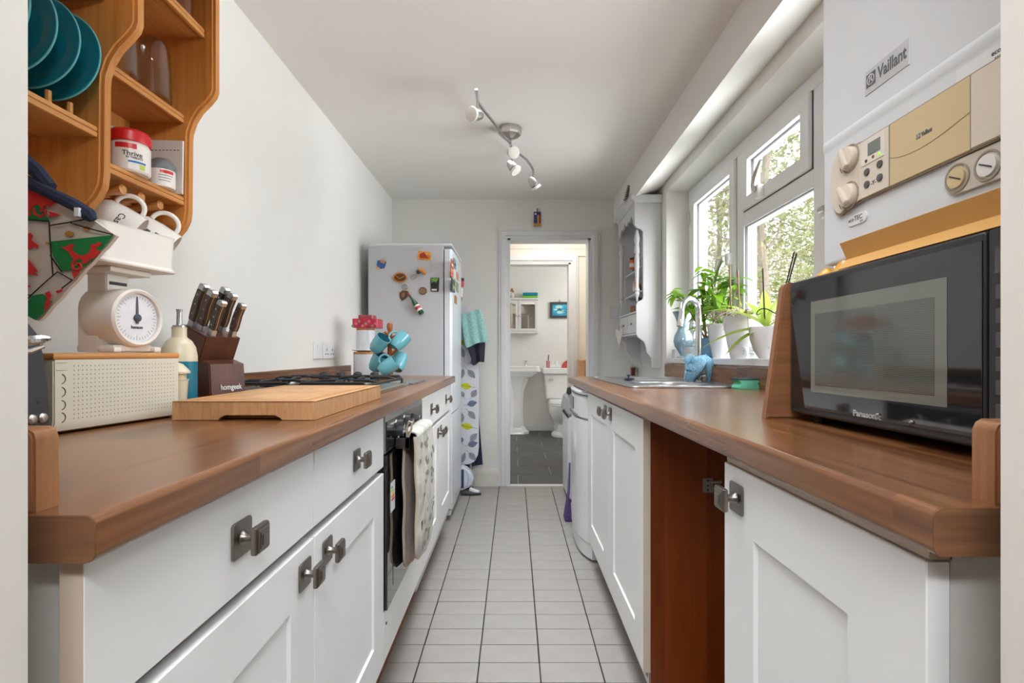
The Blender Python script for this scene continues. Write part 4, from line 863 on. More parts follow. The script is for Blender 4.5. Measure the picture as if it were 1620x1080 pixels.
# toaster end
tt = thing('toaster', 'charcoal toaster with a chrome lever tucked behind the left door jamb', 'toaster', (-.82, .66, WT))
b = B(); prism(b, [(.52, WT+.006), (.798, WT+.006), (.802, WT+.02), (.797, .99), (.790, 1.04), (.780, 1.07), (.765, 1.086), (.745, 1.092), (.57, 1.093), (.535, 1.08), (.52, 1.04)], 'x', -.93, -.72, .008, 3); obj('body', b, pm('charcoal_shell', (58, 60, 66), .4, var=.04), tt)
b = B(); tube(b, [(-.722, .735, 1.052), (-.708, .745, 1.058), (-.700, .757, 1.060), (-.697, .768, 1.061)], [.006, .008, .007, .004], 8); tube(b, [(-.722, .735, 1.04), (-.708, .75, 1.043), (-.70, .762, 1.05)], [.004, .004, .003], 6); obj('lever', b, CHROME, tt)
for y in (.744, .763, .780): b = B(); lathe(b, [(.0075, 0), (.0075, .003), (.005, .006), (0, .007)], 14, AX((-.72, y, .941), (1, 0, 0))); obj('stud', b, NICKEL, tt)
b = B(); lathe(b, [(.003, 0), (0, .001)], 10, AX((-.7198, .775, .966), (1, 0, 0))); obj('indicator_hole', b, INK, tt)
for x in (-.90, -.745): b = B(); box(b, x-.01, x+.01, .73, .78, WT, WT+.008); obj('foot', b, BLACKRUB, tt)
# oil bottle and spice pot
t = thing('oil_bottle', 'cream and blue dipped stoneware oil bottle with a steel pourer', 'bottle', (-.785, 1.2, WT)); M = Matrix.Translation((-.785, 1.2, WT))
b = B(); lathe(b, [(.0375, .112), (.0372, .125), (.034, .145), (.026, .16), (.0165, .168), (.0155, .172), (.0155, .19), (.0165, .192), (0, .193)], 28, M, cap=False); obj('upper_body', b, pm('cream_stoneware', (214, 204, 178), .3, var=.02), t)
b = B(); lathe(b, [(0, 0), (.034, 0), (.0372, .004), (.0375, .1122)], 28, M, cap=False); obj('lower_body', b, pm('teal_dip_glaze', (24, 112, 138), .25, var=.04), t)
b = B(); lathe(b, [(.014, .192), (.014, .196), (.007, .197), (.006, .2), (.0055, .226), (.007, .234), (0, .234)], 16, M); obj('pourer', b, STEEL, t)
t = thing('spice_pot', 'small cream lidded pot squeezed between bread bin and oil bottle', 'pot', (-.729, 1.105, WT)); M = Matrix.Translation((-.729, 1.105, WT))
b = B(); lathe(b, [(.016, 0), (.018, .003), (.022, .07), (.024, .075), (0, .075)], 20, M); obj('body', b, pm('cream_stoneware', (214, 204, 178)), t)
b = B(); lathe(b, [(.026, .088), (.026, .092), (.012, .108), (0, .112)], 20, M); lathe(b, [(.019, .075), (.019, .09)], 20, M); obj('lid', b, pm('cream_stoneware', (214, 204, 178)), t)
# knife block
kb = thing('knife_block', 'dark wooden knife block holding six knives on the left worktop', 'knife block', (-.784, 1.33, WT), math.radians(-25), local=True)
b = B(); prism(b, [(-.11, 0), (-.035, 0), (.045, .172), (-.052, .205), (-.075, .19)], 'y', -.048, .048, .0025); obj('slotted_body', b, WALNUT, kb)
b = B(); prism(b, [(-.034, 0), (.066, 0), (.058, .104), (.024, .114), (.012, .112)], 'y', -.048, .048, .0025); fb_ = obj('front_block', b, WALNUT, kb)
b = B(); text(b, 'homgeek', .02, Matrix.Translation((.0646, .006, .045))@Matrix.Rotation(math.radians(-4.4), 4, 'Y')@face_px((0, 0, 0)), .0004, .058); obj('lettering', b, WHITEINK, fb_)
u = Vector((.42, 0, .907)); 
def knife(s, y, L, w, label, m=HANDLEW, sh=.5):
    p = Vector((-.052+.097*s, y, .205-.033*s)); M = Matrix.Translation(p)@Matrix(((.907, 0, .42, 0), (0, 1, 0, 0), (-.42, 0, .907, 0), (0, 0, 0, 1)))
    k = thing('kitchen_knife', label, 'knife', (0, 0, 0), group='knives in the dark wooden block'); wm = kb_M@M; k.location = wm.translation; MW[k] = Matrix.Translation(-wm.translation)
    def put(name, b, mm): bmesh.ops.transform(b, matrix=wm, verts=b.verts); return obj(name, b, mm, k)
    b = B(); box(b, -w*.42, w*.42, -.0065, .0065, -.004, .016, .002); put('bolster', b, STEEL)
    pr_ = [(-w*.40, .016), (w*.40, .016), (w*.5, L*.3), (w*.42, L*.62), (w*.55, L*.86), (-w*.35, L*.86), (-w*.52, L*.55), (-w*.5, L*.3)]
    for y0, y1 in ((-.0085, -.0012), (.0012, .0085)): b = B(); prism(b, pr_, 'y', y0, y1, .002); put('scale', b, m)
    b = B(); prism(b, pr_, 'y', -.0013, .0013); put('tang', b, pm('brass_tang', (178, 158, 122), .35, .8))
    for q in (.3, .52, .74):
        b = B(); cyl(b, (0, -.0092, L*q), (0, .0092, L*q), .0022, n=10); put('rivet', b, STEEL)
    b = B(); prism(b, [(-w*.36, L*.86), (w*.56, L*.86), (w*.66, L*.96), (w*.4, L), (-w*.2, L*.99)], 'y', -.0088, .0088, .002); put('end_cap', b, STEEL)
kb_M = Matrix.Translation((-.784, 1.33, WT))@Matrix.Rotation(math.radians(-25), 4, 'Z')
knife(.12, -.028, .118, .026, 'tallest dark handled knife at the back corner of the block nearest the bottle')
knife(.48, -.028, .112, .025, 'dark handled knife in the middle of the block row nearest the camera')
knife(.86, -.024, .096, .021, 'pale grained knife handle at the front of the block row nearest the camera')
knife(.22, .022, .118, .024, 'plain near-black handle behind the others in the block', BLACKM)
knife(.5, .026, .110, .023, 'dark handled knife in the middle of the block row nearest the hob')
knife(.88, .03, .094, .02, 'shortest knife handle, at the front corner of the block nearest the hob')

# ================================================================ ironing board corner at the far end
ib = thing('ironing_board', 'folded ironing board with a leaf print cover standing beside the fridge', 'ironing board', (-.4, 3.87, 0))
ID = 3.85; q = lambda px, py, d=0: (XP(px, ID), ID-d, ZP(py, ID))
xr = XP(757.5, ID); COVER = pm('cover_white', (220, 222, 230), .85, var=.03)
b = B(); prism(b, [(-.56, .26), (-.53, .215), (-.48, .198), (xr-.075, .20), (xr-.035, .222), (xr-.008, .27), (xr, .33), (xr-.003, .9), (xr-.03, 1.15), (xr-.08, 1.38), (-.45, 1.42), (-.54, 1.3)], 'y', ID, ID+.03, .006); bd = obj('padded_board', b, COVER, ib)
LFC = {'g': pm('leaf_print_grey', (150, 152, 162), .85), 'y': pm('leaf_print_yellow', (206, 206, 40), .85), 'b': pm('leaf_print_blue', (112, 124, 150), .85)}
VEIN = pm('leaf_print_vein', (70, 72, 84), .85)
def leafprint(x0, y0, x1, y1, w, k):
    a, c = Vector((XP(x0, ID), 0, ZP(y0, ID))), Vector((XP(x1, ID), 0, ZP(y1, ID))); d = c-a; n = Vector((-d.z, 0, d.x)).normalized()*w*ID/F
    pts = []
    for s in (1, -1):
        rng = [i/8 for i in range(9)] if s > 0 else [1-i/8 for i in range(1, 8)]
        for f in rng: pts.append(a+d*f+n*s*math.sin(PI*f**.85))
    if max(p.x for p in pts) > xr: 
        sh = max(p.x for p in pts)-xr+.002
        for p in pts: p.x = min(p.x, xr-.001)
    b = B(); prism(b, [(p.x, p.z) for p in pts], 'y', ID-.0012, ID-.0004); o = obj('printed_leaf', b, LFC[k], bd)
    b = B(); e = a-d*.35; xs = lambda p: (min(p.x, xr-.002), ID-.0014, p.z); tube(b, [xs(e), xs(a), xs(a+d*.9)], .0012, 4); obj('printed_vein', b, VEIN, bd)
for p in ((746, 612, 727, 609, 5, 'y'), (733, 583, 729, 600, 4, 'g'), (740, 585, 752, 598, 5, 'g'), (744, 574, 756, 571, 5, 'b'), (734, 566, 729, 548, 4, 'g'), (748, 676, 728, 672, 5, 'y'), (734, 628, 728, 618, 4, 'g'), (746, 628, 754, 616, 5, 'g'), (739, 640, 755, 636, 5, 'b'), (731, 668, 728, 650, 5, 'g'), (741, 650, 752, 663, 5, 'g'), (744, 697, 755, 685, 5, 'g'), (731, 700, 728, 690, 4, 'b'), (740, 704, 756, 700, 5, 'b'), (730, 732, 736, 715, 4, 'g'), (742, 716, 753, 728, 5, 'g'), (733, 538, 728, 545, 5, 'y')): leafprint(*p)
for x in (-.5, -.34):
    b = B(); tube(b, [(x, ID+.055, .0), (x+.01, ID+.05, .6), (x+.05, ID+.05, 1.2)], .012, 8); obj('leg', b, NICKEL, ib)
b = B(); tube(b, [(-.5, ID+.055, .012), (-.34, ID+.055, .012)], .012, 8); obj('cross_bar', b, DARKPL, ib)
# tea towel and dark bag over its point
CHK = pm('tea_towel_teal', (146, 190, 187), .95, var=.25, vs=110, bump=.4, bs=160)
TD = 3.80; tq = lambda px, py, d=0: (XP(px, TD), TD-d, ZP(py, TD))
def quad(c00, c10, c01, c11, amp, fr, d0=0):
    def fn(u, v):
        px = (c00[0]*(1-u)+c10[0]*u)*(1-v)+(c01[0]*(1-u)+c11[0]*u)*v; py = (c00[1]*(1-u)+c10[1]*u)*(1-v)+(c01[1]*(1-u)+c11[1]*u)*v
        x, y, z = tq(px, py+1.2*math.sin(u*7+v), d0); return (x, y-amp*math.sin(fr*u*PI+1.3*v)*(.3+.7*v), z)
    return fn
b = B(); sheet(b, quad((728, 498), (761, 489), (738, 549), (773, 539), .007, 5, .03), 24, 16, .004); sheet(b, quad((727, 499), (733, 497), (735, 545), (741, 548), .008, 2, .012), 8, 12, .003); solo('tea_towel', b, CHK, 'pale teal checked tea towel hanging beside the fridge', 'tea towel')
b = B(); sheet(b, quad((728, 505), (768, 530), (749, 577), (765, 571), .014, 3, -.008), 14, 14, .006); solo('cloth_bag', b, pm('navy_cloth', (38, 40, 54), .8, var=.1, bump=.2), 'dark navy cloth bag hanging below the tea towel', 'bag')
b = B(); sheet(b, lambda u, v: (XP(736+(20+8*v)*u+0*v, 3.93)+.0, 3.925-.012*math.sin(5*u+2*v), ZP(640+(100-6*u)*v, 3.93)), 10, 12, .006); solo('cloth_bag', b, pm('navy_canvas', (46, 52, 76), .85, var=.1, bump=.2), 'navy cloth hanging behind the leaf print ironing board', 'bag')
# white floor appliance below the ironing board
st = thing('steam_iron', 'white rounded appliance with a dark grip on the floor below the ironing board', 'iron', (-.42, 3.8, 0))
SD = 3.80; pts = [(XP(x, SD), ZP(y, SD)) for x, y in ((722, 736), (732, 735.5), (739, 738), (745, 744), (749, 752), (749.5, 757), (747, 764), (741, 769), (732, 773), (722, 774))]
b = B(); prism(b, pts, 'y', SD-.05, SD+.03, .01, 3); obj('body', b, pm('appliance_white', (218, 226, 240), .3, var=.01), st)
b = B(); box(b, XP(729, SD), XP(735, SD), SD-.053, SD-.045, ZP(769, SD), ZP(740, SD), .004); obj('grip', b, pm('grip_blue', (58, 70, 110), .4), st)
b = B(); tube(b, [(XP(736+6*math.sin(a), SD), SD-.051, ZP(755-13*math.cos(a), SD)) for a in [k*PI/8 for k in range(9)]], .0016, 5); obj('seam', b, pm('seam_grey', (150, 158, 176), .5), st)
b = B(); tube(b, [(XP(744, SD), SD-.03, .035), (XP(751, SD), SD-.04, .026), (XP(759, SD), SD-.05, .02)], [.017, .016, .014], 10); obj('nozzle', b, WHITEPL, st)
b = B(); tube(b, [(XP(731, SD), SD-.06, .008), (XP(745, SD), SD-.07, .010), (XP(762, SD), SD-.06, .012)], .009, 6); obj('cable', b, INK, st)

# ================================================================ RIGHT RUN (all of it falls with SLOPE)
WR, FXR = .918, .36
wtr = solo('worktop', worktop(.34, XR-.002, .416, 3.24, WR, .04, -1, 0), OAK, 'long oak worktop along the window wall carrying sink and microwave', 'worktop', shear=True)
obj('end_strip', worktop(.3402, XR-.002, .415, .416, WR-.0002, .0396, -1, 0), OAKEND, wtr, shear=True)
b = B(); box(b, XR-.021, XR-.001, .45, 3.2, WR, .998, .003); solo('upstand', b, OAK, 'long oak upstand strip below the window sill', 'upstand', shear=True)
b = B(); prism(b, [(.957, WR), (.957, .987), (.405, .987), (.400, .984), (.397, .978), (.397, WR)], 'y', .421, .446, .002); solo('upstand', b, OAKZ, 'short oak upstand end by the right door jamb in front of the microwave', 'upstand', shear=True)
r1 = thing('base_cabinet', 'white shaker base cabinet under the microwave, nearest the right door jamb', 'cabinet', (.66, .66, 0))
b = B(); box(b, .383, .94, .45, .468, .1, .876); box(b, .383, .94, .86, .878, .1, .876); box(b, .383, .94, .468, .86, .1, .118); box(b, .922, .94, .468, .86, .118, .876); obj('carcass', b, CARC, r1, shear=True)
b = B(); box(b, .45, .47, .45, .878, 0, .172); obj('plinth', b, RAW, r1)
b = B(); shaker(b, -1, FXR, .447, .877, .16, .861, st=.106, rail=.098); bottom_edge(b, -1, FXR, .447, .877, .16); d = obj('door', b, UNIT, r1, shear=True); knob(d, -1, FXR, .826, .813, True)
b = B(); box(b, .365, .385, .45, .878, .862, .878); obj('top_rail', b, EDGE, r1, shear=True)
b = B(); lathe(b, [(.006, 0), (0, .0004)], 12, AX((.445, .4499, .866), (0, -1, 0))); obj('screw_hole', b, INK, r1, shear=True)
r2 = thing('base_cabinet', 'white shaker sink cabinet with two doors beside the dishwasher', 'cabinet', (.66, 1.96, 0))
b = B(); box(b, .384, .94, 1.452, 1.47, .1, .876); box(b, .384, .94, 2.48, 2.498, .1, .876); box(b, .384, .94, 1.47, 2.48, .1, .118); obj('carcass', b, CARC, r2, shear=True)
b = B(); box(b, .382, .945, 1.432, 1.451, 0.0, .877); pnl = obj('end_panel', b, REDPINE, r2, shear=True)
b = B(); box(b, .45, .47, 1.452, 2.498, 0, .15); obj('plinth', b, RAW, r2)
for y0, y1, ky in ((1.43, 1.9625, 1.912), (1.9655, 2.498, 2.018)):
    b = B(); shaker(b, -1, FXR, y0, y1, .16, .868, st=.1, rail=.095); d = obj('door', b, UNIT, r2, shear=True); knob(d, -1, FXR, ky, .828, True)
    if y0 < 1.5: e = B(); box(e, .3605, .3805, 1.4292, 1.4302, .16, .868); obj('edge_strip', e, EDGE, r2, shear=True)
b = B(); box(b, .386, .42, 1.452, 2.498, .869, .877); obj('top_rail', b, EDGE, r2, shear=True)
q = lambda px, py, D=1.43: (XP(px, D), D, ZP(py, D))
b = B(); box(b, XP(1112, 1.43), XP(1128, 1.43), 1.427, 1.4325, ZP(779, 1.43), ZP(756, 1.43), .001); br = obj('bracket', b, NICKEL, r2)
b = B(); tube(b, [q(1126, 763, 1.425), q(1134, 762, 1.40), q(1140, 762, 1.38)], .004, 6); obj('bracket_hook', b, NICKEL, br)
for py in (760, 768, 775): b = B(); lathe(b, [(.003, 0), (0, .001)], 8, AX(q(1120, py, 1.427), (0, -1, 0))); obj('screw', b, INK, br)

# dishwasher and bin beyond
WMW = pm('appliance_enamel', (222, 224, 227), .25, var=.01, coat=.2)
wm = thing('dishwasher', 'white freestanding dishwasher under the far end of the right worktop', 'dishwasher', (.6, 2.83, 0))
y0, y1 = 2.535, 3.115
tp_gap = 0
fp = [(.385, y0)]+[(.338+.047*((2*i/12-1)**4)*.9-.012*(1-(2*i/12-1)**2), y0+(y1-y0)*i/12) for i in range(13)]+[(.385, y1), (.92, y1), (.92, y0)]
b = B(); prism(b, fp, 'z', .09, .70, .004); obj('body', b, WMW, wm)
b = B(); prism(b, fp, 'z', .704, .822, .008, 3); cpn = obj('control_panel', b, WMW, wm)
b = B(); prism(b, [(x+.003 if x < .5 else x, y) for x, y in fp], 'z', .8215, .8265); obj('seam', b, INK, wm)
b = B(); prism(b, [(x-.004 if x < .5 else x, y) for x, y in fp], 'z', .8265, .849, .008, 3); obj('top', b, WMW, wm)
b = B(); prism(b, [(x+.006 if x < .4 else x, y) for x, y in fp], 'z', .012, .088, .003); obj('kick_panel', b, WMW, wm)
b = B(); prism(b, [(x+.004 if x < .4 else x, y) for x, y in fp], 'z', .6985, .7055); obj('seam', b, pm('grey_seal', (120, 120, 124), .7), wm)
b = B(); box(b, .322, .336, 2.80, 2.98, .735, .80, .003); obj('display', b, pm('display_grey', (70, 78, 84), .2), cpn)
b = B(); box(b, .3215, .334, 2.68, 2.97, .705, .722, .004); obj('handle_recess', b, pm('grey_seal', (120, 120, 124), .7), cpn)
for x in (.44, .88):
    for y in (y0+.05, y1-.05): b = B(); cyl(b, (x, y, 0), (x, y, .014), .02, n=10); obj('foot', b, BLACKRUB, wm)
bn = thing('pedal_bin', 'slim white bin with a grey flap lid beyond the dishwasher', 'bin', (.5, 3.75, 0))
BY0 = 3.55
b = B(); prism(b, [(.372, BY0), (.62, BY0), (.62, 3.92), (.372, 3.92)], 'z', .02, .60, .015, 3); obj('body', b, WHITEPL, bn)
b = B(); prism(b, [(.372, .613), (.356, .64), (.372, .72), (.40, .742), (.62, .742), (.62, .605), (.38, .605)], 'y', BY0, 3.92, .008, 3); obj('lid', b, pm('bin_grey', (176, 177, 180), .4), bn)
b = B(); box(b, .366, .376, BY0+.01, 3.9, .594, .608); obj('dark_gap', b, INK, bn)
b = B(); prism(b, [(.385, .742), (.372, .752), (.378, .79), (.395, .80), (.41, .742)], 'y', BY0+.03, BY0+.12, .004); obj('flap_catch', b, INK, bn)
b = B(); box(b, .38, .61, BY0+.01, 3.91, 0, .022); obj('base', b, INK, bn)
pb = thing('hand_brush', 'purple bristled hand brush standing against the dishwasher front', 'brush', (.335, 3.2, 0))
b = B(); prism(b, [(.312, .002), (.356, .002), (.349, .10), (.342, .15), (.334, .15), (.328, .10)], 'y', 3.15, 3.26, .004); obj('bristles', b, pm('purple_bristle', (86, 66, 118), .9, var=.3, vs=80), pb)
b = B(); tube(b, [(.338, 3.2, .145), (.347, 3.23, .24), (.353, 3.26, .34)], [.009, .008, .006], 8); obj('handle', b, pm('purple_plastic', (96, 76, 132), .4), pb)

# sink, tap, cloth, plug, sponge
sk = thing('sink', 'stainless inset sink with ribbed drainer below the window', 'sink', (.7, 2.55, zs(WR, 2.55)))
SX0, SX1, SY0, SY1 = .463, .932, 2.03, 3.03
b = B()
zt = WR+.004
outer = rrect(SX0, SX1, SY0, SY1, .035); 
prism(b, outer, 'z', WR-.001, zt, .0015); tp_ = obj('top_plate', b, STEEL, sk, shear=True)
for o_ in (wtr, tp_): cut(o_, cyl(B(), (.69, 2.3, .8), (.69, 2.3, 1.0), .165, n=48))
b = B(); tube(b, [(x, y, zt) for x, y in outer]+[(outer[0][0], outer[0][1], zt)], .0035, 6); obj('rim', b, STEEL, sk, shear=True)
for k in range(11):
    y = 2.63+.034*k; b = B(); box(b, .52, .85, y-.007, y+.007, zt-.001, zt+.004, .003); obj('drainer_rib', b, STEEL, sk, shear=True)
b = B(); lathe(b, [(.172, 0), (.171, .002), (.164, .001), (.160, -.008), (.155, -.10), (.13, -.135), (.03, -.14), (.028, -.145), (0, -.145)], 48, Matrix.Translation((.69, 2.3, zt)), cap=False); obj('bowl', b, STEEL, sk, shear=True)
b = B(); lathe(b, [(.026, 0), (.02, -.002), (0, -.003)], 20, Matrix.Translation((.69, 2.3, zt-.1385))); obj('waste', b, CHROME, sk, shear=True)
b = B(); lathe(b, [(.022, 0), (.024, .004), (.018, .007), (.004, .008), (.004, .018), (.010, .02), (.010, .024), (0, .025)], 16, Matrix.Translation((.585, 2.62, zs(zt+.004, 2.62)))); box(b, .575, .61, 2.60, 2.61, zs(zt+.004, 2.6), zs(zt+.012, 2.6)); solo('sink_plug', b, pm('navy_rubber', (38, 48, 78), .5), 'dark blue sink plug left on the ribbed drainer', 'plug')
TY = 2.5; tz = zs(zt, TY); tx = .90
tp = thing('tap', 'tall chrome swan neck mixer tap behind the sink', 'tap', (tx, TY, tz))
b = B(); R = .0525; ap = 1.302-R-.0
pts = [(tx, TY, tz+.01), (tx, TY, tz+.1), (tx, TY, ap-.03)]+[(tx-R+R*math.cos(a), TY-.006*i, ap-.02+(R+.018)*math.sin(a)) for i, a in enumerate([k*PI/12 for k in range(13)])]+[(tx-2*R-.006, TY-.075, ap-.06), (tx-2*R-.012, TY-.078, 1.165)]
tube(b, pts, [.0155]*3+[.0145]*13+[.0145, .015], 14); obj('spout', b, CHROME, tp)
b = B(); lathe(b, [(.027, 0), (.027, .005), (.02, .008), (.019, .05), (.016, .056), (0, .056)], 20, Matrix.Translation((tx, TY, tz))); obj('base', b, CHROME, tp)
b = B(); cyl(b, (tx+.012, TY-.02, tz+.032), (tx+.03, TY-.03, tz+.034), .014, .013); tube(b, [(tx+.03, TY-.03, tz+.034), (tx+.034, TY-.05, tz+.06)], .005, 6); obj('lever', b, CHROME, tp)
CLO = pm('blue_dishcloth', (146, 196, 232), .95, var=.35, vs=140, bump=.5, bs=180)
b = B(); cq = lambda px, py, d=0: (XP(px, 2.47), 2.47-d, ZP(py, 2.47))
def lobe(pts, r, w=1.6):
    t = B(); tube(t, [cq(*p) for p in pts], r, 14)
    for v in t.verts: v.co += Vector((.004*math.sin(v.co.z*190+v.co.y*60), .004*math.sin(v.co.x*170), .004*math.sin(v.co.x*210+v.co.y*90)))
    merge(b, t)
lobe([(1108, 563, .02), (1104, 569, .03), (1098, 580, .035), (1090, 592, .03), (1087, 603, .02)], [.012, .028, .034, .036, .022]); lobe([(1114, 563, .0), (1119, 572, .01), (1122, 588, .01), (1124, 603, .0)], [.012, .026, .026, .012])
lobe([(1103, 570, .03), (1094, 572, .04), (1085, 568, .04), (1081, 565, .035)], [.02, .024, .03, .014]); lobe([(1083, 570, .04), (1084, 580, .045), (1094, 586, .045), (1104, 582, .04)], [.014, .022, .024, .016])
solo('dish_cloth', b, CLO, 'crumpled blue dish cloth draped round the base of the tap', 'cloth')
sp = thing('sponge', 'green scouring sponge with a dark pad at the near edge of the sink', 'sponge', (.90, 1.99, zs(WR, 1.99)), math.radians(4), local=True)
b = B(); prism(b, [(-.043, 0), (.043, 0), (.045, .006), (.034, .018), (.034, .024), (.046, .034), (-.046, .034), (-.034, .024), (-.034, .018), (-.045, .006)], 'y', -.03, .03, .002); obj('foam', b, pm('sponge_green', (104, 196, 164), .9, var=.08, vs=60, bump=.3, bs=180), sp)
b = B(); box(b, -.046, .046, -.03, .03, .0345, .042, .002); obj('scouring_pad', b, pm('scour_grey', (66, 78, 88), .95, var=.2, vs=80), sp)

# tapered oak panel and microwave
b = B(); prism(b, [(.503, WR), (.93, WR), (.93, 1.19), (.552, 1.19), (.543, 1.186), (.538, 1.178)], 'y', 1.022, 1.044, .003); solo('oak_panel', b, OAKX, 'tapered oak panel standing between microwave and sink', 'panel', shear=True)
mw = thing('microwave', 'black microwave oven with a reflective glass door on the right worktop', 'microwave', (.72, .77, zs(WR, .77)))
MX, M0, M1, MZ0, MZ1 = .545, .51, 1.012, .929, 1.188
b = B(); box(b, MX+.018, .93, M0, M1, MZ0, MZ1, .004); obj('casing', b, pm('microwave_shell', (52, 54, 58), .4, var=.03), mw, shear=True)
b = B(); box(b, MX, MX+.02, .5925, M1, MZ0+.004, MZ1-.001, .005, 3); dr = obj('door', b, DARKPL, mw, shear=True)
b = B(); box(b, MX-.0012, MX+.004, .5955, M1-.008, MZ0+.016, MZ1-.012, .0006, 1); pane_ = obj('door_glass', b, pm('microwave_glass', (26, 26, 28), .05, var=0, spec=.7, coat=.35), dr, shear=True)
mesh_m, tt_, pp = nodes('microwave_window'); N_ = tt_.nodes; L_ = tt_.links
tc = N_.new('ShaderNodeTexCoord'); sx = N_.new('ShaderNodeMapping'); sx.inputs['Scale'].default_value = (1, 420, 420); vv = N_.new('ShaderNodeTexVoronoi'); vv.inputs['Scale'].default_value = 1; vv.inputs['Randomness'].default_value = 0
L_.new(tc.outputs['Object'], sx.inputs[0]); L_.new(sx.outputs[0], vv.inputs['Vector']); rr_ = N_.new('ShaderNodeValToRGB'); rr_.color_ramp.elements[0].position = .3; rr_.color_ramp.elements[1].position = .42
rr_.color_ramp.elements[0].color = lin((50, 52, 50)); rr_.color_ramp.elements[1].color = lin((96, 98, 92)); L_.new(vv.outputs['Distance'], rr_.inputs[0]); L_.new(rr_.outputs[0], pp.inputs['Base Color']); pp.inputs['Roughness'].default_value = .06; pp.inputs['Coat Weight'].default_value = .3
b = B(); box(b, MX-.0017, MX-.001, .643, .938, .977, 1.141); obj('window_surround', b, pm('microwave_window_frame', (110, 112, 104), .06, var=0, coat=.3), dr, shear=True)
b = B(); box(b, MX-.0020, MX-.0015, .662, .925, .990, 1.118); obj('window_mesh', b, mesh_m, dr, shear=True)
b = B(); text(b, 'Panasonic', .0135, face_nx((MX-.0016, .79, .951)), .0002, .062, .025); obj('lettering', b, pm('silver_print', (170, 172, 174), .4), dr, shear=True)
for y, z in ((.765, .954), (.70, .951)): b = B(); lathe(b, [(.003, 0), (.002, .003), (0, .004)], 10, AX((MX-.0016, y, zs(z, y)), (-1, 0, 0))); obj('rubber_stop', b, NICKEL, dr)
b = B(); box(b, MX, MX+.02, M0, .590, MZ0+.004, MZ1-.001, .004); cp_ = obj('control_panel', b, DARKPL, mw, shear=True)
b = B(); box(b, MX-.0008, MX+.001, .525, .580, 1.135, 1.165); obj('display', b, pm('display_dim', (70, 74, 76), .2), cp_, shear=True)
for k in range(6): b = B(); box(b, MX-.002, MX+.001, .530, .578, 1.105-.027*k, 1.122-.027*k, .0008); obj('button', b, pm('button_grey', (76, 78, 82), .4), cp_, shear=True)
for y in (.55, .97):
    for x in (.58, .9): b = B(); cyl(b, (x, y, WR), (x, y, WR+.013), .012, n=10); obj('foot', b, BLACKRUB, mw, shear=True)

# boiler
bo = thing('boiler', 'white wall hung gas boiler above the microwave', 'boiler', (.77, .735, 1.2))
BX = .575; bq = lambda px, py: ((BX*F/(px-CX)), 1.04+(565-py)*(BX*F/(px-CX))/F)
BW = pm('boiler_white', (208, 210, 212), .35, var=.01)
b = B(); box(b, BX, XR, .517, .957, 1.432, 1.95, .006); obj('upper_casing', b, BW, bo, shear=True)
b = B(); prism(b, [(XR, 1.209), (BX+.004, 1.209), (BX+.001, 1.214), (BX+.0005, 1.412), (BX-.0015, 1.418), (BX-.0025, 1.427), (BX-.0015, 1.434), (BX+.003, 1.44), (XR, 1.44)], 'y', .521, .951, .0015); lo = obj('lower_front', b, BW, bo, shear=True)
GOLD = pm('boiler_gold', (206, 184, 142), .4, .15, var=.02); BEIGE = pm('boiler_beige', (212, 200, 184), .45, var=.02); BRIM = pm('fascia_rim', (150, 138, 122), .5)
X1 = BX-.005
def plateyz(poly, x0, x1, bev=0): b = B(); prism(b, poly, 'x', x0, x1, bev); return b
fz0, fz1 = 1.2985, 1.392
cap = [(.845, fz1)]+[(.893+.0275*math.cos(a), (fz0+fz1)/2+.055*math.sin(a)) for a in [PI*.62-k*PI*1.24/14 for k in range(15)]]+[(.845, fz0)]
capo = [(y-.003 if i in (0, len(cap)-1) else y+.002, z+(.003 if z > 1.345 else -.003)) for i, (y, z) in enumerate(cap)]
body = [(.845, fz0), (.60, fz0)]+[(.585-.047*math.sin(PI*k/10), (fz0+fz1)/2-(fz1-fz0)/2*math.cos(PI*k/10)) for k in range(1, 10)]+[(.60, fz1), (.845, fz1)]
def grow(p, d):
    cy = sum(a for a, _ in p)/len(p); cz_ = sum(c for _, c in p)/len(p); return [(a+(d if a > cy else -d), c+(d if c > cz_ else -d)) for a, c in p]
obj('fascia_rim', plateyz(grow(body, .0022), X1+.001, BX+.002), BRIM, bo, shear=True); obj('fascia_rim', plateyz(capo, X1+.001, BX+.002), BRIM, bo, shear=True)
fs = obj('fascia', plateyz(body, X1-.001, BX+.002, .0008), GOLD, bo, shear=True)
b = plateyz(cap, X1-.002, BX+.002, .001); kp = obj('knob_panel', b, BEIGE, bo, shear=True)
b = B(); box(b, X1-.002, BX, .7775, .845, fz0+.0005, fz1-.0005, .0006, 1); kc = obj('button_panel', b, BEIGE, bo, shear=True)
b = B(); box(b, X1-.0016, BX, .7755, .7775, fz0, fz1); box(b, X1-.0016, BX, .6375, .639, fz0, fz1); tube(b, [(X1-.0012, .7755-.137*k/14, 1.342-.011*math.sin(PI*(k/14)**.8)*(1 if k < 9 else 1)+.004*(k/14)) for k in range(15)], .0005, 4); obj('flap_seam', b, BRIM, fs, shear=True)
b = plateyz([(.6375, fz0+.001), (.60, fz0+.001)]+[(.585-.046*math.sin(PI*k/10), (fz0+fz1)/2-(fz1-fz0-.002)/2*math.cos(PI*k/10)) for k in range(1, 10)]+[(.60, fz1-.001), (.6375, fz1-.001)], X1-.0018, BX, .0006); obj('end_cover', b, BEIGE, fs, shear=True)
